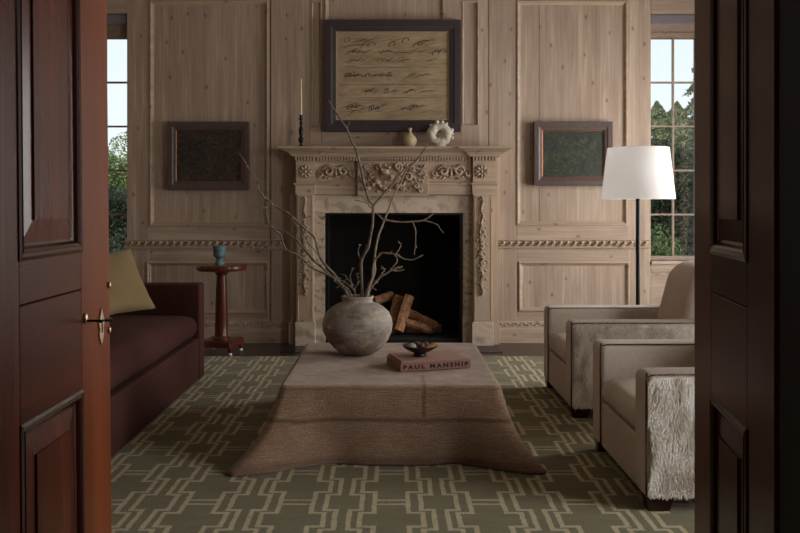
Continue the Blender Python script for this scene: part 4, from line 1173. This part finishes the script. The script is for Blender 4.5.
# ------------------------------------------------------------------ floor lamp
LX, LY = WX(638, 6.5), 6.5
lamp = thing('floor_lamp', 'slim bronze floor lamp with white tapered shade behind the far armchair', 'lamp', (LX, LY, .016))
z0, z1 = WZ(199, LY), WZ(148, LY); r0, r1 = 36 * LY / 850, 30 * LY / 850
bm = new(); lathe(bm, [(r0, z0), (r1, z1), (r1 - .003, z1), (r0 - .003, z0)], (LX, LY, 0), 72, close=True); sh = obj('lamp_shade', bm, 'shade', lamp, smooth='auto')
bm = new()
for k in range(3):
    a = k * 2 * PI / 3; tube(bm, [(LX + .05 * math.cos(a), LY + .05 * math.sin(a), z0 + .08), (LX + .05 * math.cos(a), LY + .05 * math.sin(a), z1 - .02), (LX + (r1 - .003) * math.cos(a), LY + (r1 - .003) * math.sin(a), z1 - .012)], .0025, 6)
obj('shade_spider', bm, 'black', lamp)
bm = new(); tube(bm, [(LX, LY, .04), (LX, LY, z0 + .04)], .0165, 16); obj('pole', bm, 'black', lamp, smooth='auto')
bm = new(); lathe(bm, [(.012, z0 + .03), (.022, z0 + .04), (.022, z0 + .09), (.010, z0 + .10), (.006, z0 + .12)], (LX, LY, 0), 16); obj('bulb_holder', bm, 'brass', lamp, smooth='auto')
bm = new(); lathe(bm, [(0, .0165), (.145, .0165), (.150, .024), (.14, .034), (.03, .042), (.018, .06)], (LX, LY, 0), 40); obj('base', bm, 'black', lamp, smooth='auto')

# ------------------------------------------------------------------ armchairs
def fur_mesh(x0, x1, z0, z1, y, n, seed, L=.050):
    rs = np.random.RandomState(seed); nx = rs.uniform(x0, x1, n); nz = rs.uniform(z0, z1, n)
    V = []; Fc = []; T = []
    for i in range(n):
        x, z = nx[i], nz[i]; sw = noise.noise((x * 4.5, z * 4.5, seed)); sw2 = noise.noise((x * 14, z * 14, seed + 4))
        a = -PI / 2 + sw * 1.5 + sw2 * .7 + rs.normal() * .18 - .25
        l = L * rs.uniform(.6, 1.25); w = rs.uniform(.0007, .0016); d = Vector((math.cos(a), 0, math.sin(a))); s = Vector((-d.z, 0, d.x)) * w
        lift = rs.uniform(.002, .009); p0 = Vector((x, y + .001, z)); p1 = p0 + d * l * .5 + Vector((0, -lift, 0)); p2 = p0 + d * l + Vector((sw2 * .01, -lift * .8, -.004))
        if p2.x < x0 - .014: p2.x = x0 - .014 + rs.uniform(0, .008); p1.x = max(p1.x, x0 - .010)
        if p2.z < z0 - .012: p2.z = z0 - .012 + rs.uniform(0, .01)
        b = len(V); V += [p0 + s, p0 - s, p1 + s, p1 - s, p2]
        Fc += [(b, b + 1, b + 3, b + 2), (b + 2, b + 3, b + 4)]; t = rs.uniform(0, 1) * .5 + .5 * (.5 + 1.4 * noise.noise((x * 22, z * 9, seed))); T += [t] * 5 if rs.uniform() > .0 else []
    return V, Fc, T
def raw_mesh(name, V, Fc, T, mat, parent):
    me = bpy.data.meshes.new(name); base = wloc(parent); me.from_pydata([tuple(v - base) for v in V], [], Fc)
    at = me.attributes.new('tone', 'FLOAT', 'POINT'); at.data.foreach_set('value', np.clip(np.array(T, dtype=np.float32), 0, 1)); me.materials.append(M[mat]); me.update()
    o = bpy.data.objects.new(name, me); C.objects.link(o); o.parent = parent; return o
def armchair(X0, Y0, Y1, label, seed, nf):
    ch = thing('armchair', label, 'armchair', ((X0 + .5), (Y0 + Y1) / 2, .016), 'pale hide armchairs facing the ottoman')
    X1 = X0 + .98; ta = .170; za = .573; zl = .065
    bm = new(); rbox(bm, X0 + .012, X1 - .02, Y0 + ta - .01, Y1 - ta + .01, zl, .285, .012, 8); obj('seat_base', bm, 'hide', ch, smooth=True)
    for k, (y0, y1) in enumerate(((Y0, Y0 + ta), (Y1 - ta, Y1))):
        bm = new(); rbox(bm, X0, X1, y0, y1, zl - .002, za, .034, 10, crown=.003); arm = obj('arm', bm, 'hide', ch, smooth=True)
        bm = new()
        for yy in (y0 + .004,):
            s = 1 if yy > (y0 + y1) / 2 else -1
            q = [(X0 + .004, yy, zl + .01), (X0 + .004, yy, za - .035), (X0 + .012, yy, za - .012), (X0 + .035, yy, za - .004), (X0 + .07, yy, za - .0035), (X0 + .2, yy, za - .003), (X1 - .04, yy, za - .003)]
            tube(bm, smooth_path(q, 4), .0032, 6)
        obj('piping', bm, 'piping', arm, smooth=True)
        if k == 0:
            V, Fc, T = fur_mesh(X0 + .020, X1 - .01, zl + .03, za - .014, y0 - .001, nf, seed)
            raw_mesh('long_hair', V, Fc, T, 'fur', arm)
            # fuzz standing along the top of the arm
            rs = np.random.RandomState(seed + 9); V = []; Fc = []; T = []
            for i in range(nf // 3):
                x = rs.uniform(X0 + .02, X1 - .03); y = y0 + rs.uniform(0, .12) ; z = za + .002 - max(0, (.02 - (y - y0))) * .4
                a = rs.uniform(-.5, .5); d = Vector((.8 * math.cos(a), .8 * math.sin(a) - .3, rs.uniform(.08, .38))) * rs.uniform(.015, .032); s = Vector((0, .0011, 0))
                p0 = Vector((x, y, z)); b = len(V); V += [p0 + s, p0 - s, p0 + d]; Fc.append((b, b + 1, b + 2)); T += [rs.uniform(.3, 1)] * 3
            raw_mesh('arm_top_hair', V, Fc, T, 'fur', arm)
    bm = new(); rbox(bm, X0 + .006, X0 + .76, Y0 + ta + .003, Y1 - ta - .003, .288, .405, .048, 14, crown=.030, sides=.004); cu = obj('seat_cushion', bm, 'hide', ch, smooth=True)
    # back: inner cushion with rounded shoulder, and outer shell
    def lean(p): return Vector((p.x + (p.z - .4) * .26 - .10 * max(0, (p.z - .78)) * 0, p.y, p.z))
    bm = new(); rbox(bm, X0 + .665, X0 + .90, Y0 + ta + .004, Y1 - ta - .004, .42, .885, .115, 14, crown=.012, f=lean); obj('back_cushion', bm, 'hide', ch, smooth=True)
    bm = new(); rbox(bm, X0 + .85, X0 + 1.0, Y0 + .006, Y1 - .006, zl, .80, .05, 12, f=lambda p: Vector((p.x + max(0, p.z - .3) * .2, p.y, p.z))); obj('back_shell', bm, 'hide', ch, smooth=True)
    for x in (X0 + .045, X1 - .06):
        for y in (Y0 + .045, Y1 - .045):
            bm = new(); s = .036; vs = [bm.verts.new((x + (a * 1.5 + .5) * q, y + b * q, zz)) for q, zz in ((s * .8, .0165), (s, zl + .004)) for a, b in ((-1, -1), (1, -1), (1, 1), (-1, 1))]
            bm.faces.new(vs[:4][::-1]); bm.faces.new(vs[4:])
            for k in range(4): bm.faces.new((vs[k], vs[(k + 1) % 4], vs[4 + (k + 1) % 4], vs[4 + k]))
            obj('leg', bm, 'foot', ch)
    return ch
armchair(1.022, 3.42, 4.34, 'nearer pale hide armchair with long shaggy hair on its side, close to right door', 3, 34000)
armchair(1.040, 4.93, 5.83, 'farther pale hide armchair in front of the floor lamp', 5, 18000)

# ------------------------------------------------------------------ garden
bm = new(); box(bm, -30, 30, 8.12, 60, -.6, -.5); struct('ground', bm, 'lawn')
def leaves(name, label, cat, loc, size, n, mat, leaf, shape='round', group=None, seed=0, trunk=.2):
    rs = np.random.RandomState(seed); root = thing(name, label, cat, loc, group); cx, cy, cz = loc; sx, sy, sz = size; V = []; Fc = []; T = []
    lobes = [(rs.uniform(-.6, .6), rs.uniform(-.6, .6), rs.uniform(.25, .95), rs.uniform(.25, .45)) for _ in range(16)]
    for i in range(n):
        if shape == 'cone':
            h = rs.uniform(0, 1) ** 1.3; a = rs.uniform(0, 2 * PI); tier = 1 - .35 * ((h * 13 + .12 * math.sin(a * 5)) % 1); rad = (1 - h) ** .8 * tier * rs.uniform(.55, 1) ** .4
            p = Vector((cx + sx * rad * math.cos(a), cy + sy * rad * math.sin(a), cz + .2 + sz * h - .12 * rad)); out = Vector((math.cos(a), math.sin(a), .1))
        elif shape == 'hedge':
            p = Vector((cx + rs.uniform(-sx, sx), cy + rs.uniform(-.3, .3) - .15 * sy, cz + sz * rs.uniform(0, 1) ** .8)); p.z += .25 * math.sin(p.x * 2.3) * rs.uniform(.3, 1); p.y += .35 * noise.noise((p.x * 1.5, p.z * 1.5, seed)); out = Vector((0, -1, .3))
        else:
            l = lobes[rs.randint(len(lobes))]; d = Vector(rs.normal(size=3)).normalized() * l[3] * rs.uniform(.6, 1) ** .5
            p = Vector((cx + sx * (l[0] + d.x), cy + sy * (l[1] + d.y), cz + sz * (l[2] * .85 + d.z * .5))); out = d.normalized()
        p.z = max(p.z, -.48)
        t = (out + Vector(rs.normal(size=3)) * .6).normalized(); s = t.orthogonal().normalized(); s.rotate(Matrix.Rotation(rs.uniform(0, 6.28), 3, t)); q = t.cross(s); L = leaf * rs.uniform(.6, 1.4)
        b = len(V); V += [p - s * L * .5, p + q * L * .25, p + s * L * .6, p - q * L * .25]; Fc.append((b, b + 1, b + 2, b + 3)); tt = rs.uniform(0, 1) ; T += [tt] * 4
    raw_mesh('foliage', V, Fc, T, mat, root)
    bm = new(); tube(bm, [(cx, cy, cz), (cx + .05, cy, cz + sz * .5), (cx, cy, cz + sz * .85)], [.04 * trunk * 5, .03 * trunk * 5, .01], 8); obj('trunk', bm, 'trunk', root)
    return root
G = 'trees and shrubs seen through the windows'
def gx(px, Y): return WX(px, Y)
leaves('conifer', 'tall conifer rising past the top of the right window beside the door', 'tree', (gx(720, 14), 14, -.5), (1.5, 1.35, 5.0), 40000, 'leaf_mid', .055, 'cone', G, 1)
leaves('conifer', 'farther grey-green conifer seen right of the lamp shade in the right window', 'tree', (gx(657, 20), 20, -.5), (2.1, 1.7, 4.0), 22000, 'leaf_mid', .07, 'cone', G, 2)
leaves('conifer', 'small far conifer between the two larger ones in the right window', 'tree', (gx(677, 25), 25, -.5), (2.6, 1.7, 4.6), 30000, 'leaf_mid', .08, 'cone', G, 3)
leaves('hedge', 'dark evergreen hedge low in the right window', 'hedge', (gx(690, 13), 13, -.5), (2.6, .8, 2.7), 70000, 'leaf_dark', .055, 'hedge', G, 4, .05)
leaves('shrub', 'bright green shrub at the bottom of the right window', 'shrub', (gx(659, 11), 11, -.5), (.38, .38, 1.55), 5000, 'leaf_light', .05, 'round', G, 5, .05)
leaves('shrub', 'low pale green shrub at the bottom right of the right window', 'shrub', (gx(682, 11), 11, -.5), (.35, .35, 1.2), 3500, 'leaf_light', .05, 'round', G, 8, .05)
leaves('broadleaf_tree', 'loose pale green tree in the upper part of the left window', 'tree', (gx(108, 15), 15, -.5), (1.3, 1.3, 3.3), 30000, 'leaf_light', .055, 'round', G, 6)
leaves('hedge', 'dark evergreen hedge low in the left window', 'hedge', (gx(95, 13), 13, -.5), (2.6, .8, 2.0), 60000, 'leaf_dark', .055, 'hedge', G, 7, .05)

# ------------------------------------------------------------------ light
w = bpy.data.worlds.new('world'); bpy.context.scene.world = w; w.use_nodes = True
bg = w.node_tree.nodes['Background']
tc = w.node_tree.nodes.new('ShaderNodeTexCoord'); sx = w.node_tree.nodes.new('ShaderNodeSeparateXYZ'); rp = w.node_tree.nodes.new('ShaderNodeValToRGB')
w.node_tree.links.new(tc.outputs['Generated'], sx.inputs[0]); w.node_tree.links.new(sx.outputs['Z'], rp.inputs[0]); w.node_tree.links.new(rp.outputs[0], bg.inputs[0])
rp.color_ramp.elements[0].position = 0; rp.color_ramp.elements[0].color = (.90, .95, .97, 1); rp.color_ramp.elements[1].position = .5; rp.color_ramp.elements[1].color = (.66, .82, .97, 1)
bg.inputs['Strength'].default_value = 1.15
def area(name, loc, rot, sx_, sy_, e, c):
    l = bpy.data.lights.new(name, 'AREA'); l.shape = 'RECTANGLE'; l.size = sx_; l.size_y = sy_; l.energy = e; l.color = c
    o = bpy.data.objects.new(name, l); C.objects.link(o); o.location = loc; o.rotation_euler = rot; return o
E1, E2 = 145, 155
for (y0, y1, z0, z1), e in zip(WINS, (E1, E2)):
    area('window_daylight', (XW + .30, (y0 + y1) / 2, (z0 + z1) / 2), (0, R(90), 0), z1 - z0, y1 - y0, e, (1.0, .966, .935))
area('hall_fill', (0, -1.6, 2.6), (R(25), 0, 0), 1.2, 1.2, 3.2, (1, .95, .92))  # unseen soft fill added behind the camera to lighten the doors
s = bpy.data.lights.new('sun', 'SUN'); s.energy = 1.6; s.angle = R(2); s.color = (1, .95, .88); so = bpy.data.objects.new('sun', s); C.objects.link(so); so.rotation_euler = (R(52), 0, R(-28)); so.location = (-5, -5, 12)

bl_ = bpy.data.lights.new('shade_fill', 'POINT'); bl_.energy = 2.2; bl_.shadow_soft_size = .05; bl_.color = (1, .97, .94); bo_ = bpy.data.objects.new('shade_fill', bl_); C.objects.link(bo_); bo_.location = (LX, LY, 1.50)  # weak light added inside the shade to make it whiter
# ------------------------------------------------------------------ camera
cam = bpy.data.cameras.new('camera'); co = bpy.data.objects.new('camera', cam); C.objects.link(co); bpy.context.scene.camera = co
cam.sensor_width = 36; cam.lens = F / 800 * 36; co.location = (0, 0, CH); co.rotation_euler = (R(90), 0, 0)
cam.shift_x = (400 - VX) / 800; cam.shift_y = -(266.5 - HY) / 800; cam.clip_start = .05; cam.clip_end = 200
sc = bpy.context.scene
sc.view_settings.view_transform = 'Standard'; sc.view_settings.look = 'None'; sc.view_settings.gamma = 1; sc.view_settings.use_curve_mapping = False
sc.view_settings.exposure = 0.0
sc.cycles.use_denoising = True
sc.cycles.max_bounces = 8; sc.cycles.diffuse_bounces = 5; sc.cycles.transparent_max_bounces = 12
sc.cycles.sample_clamp_indirect = 4
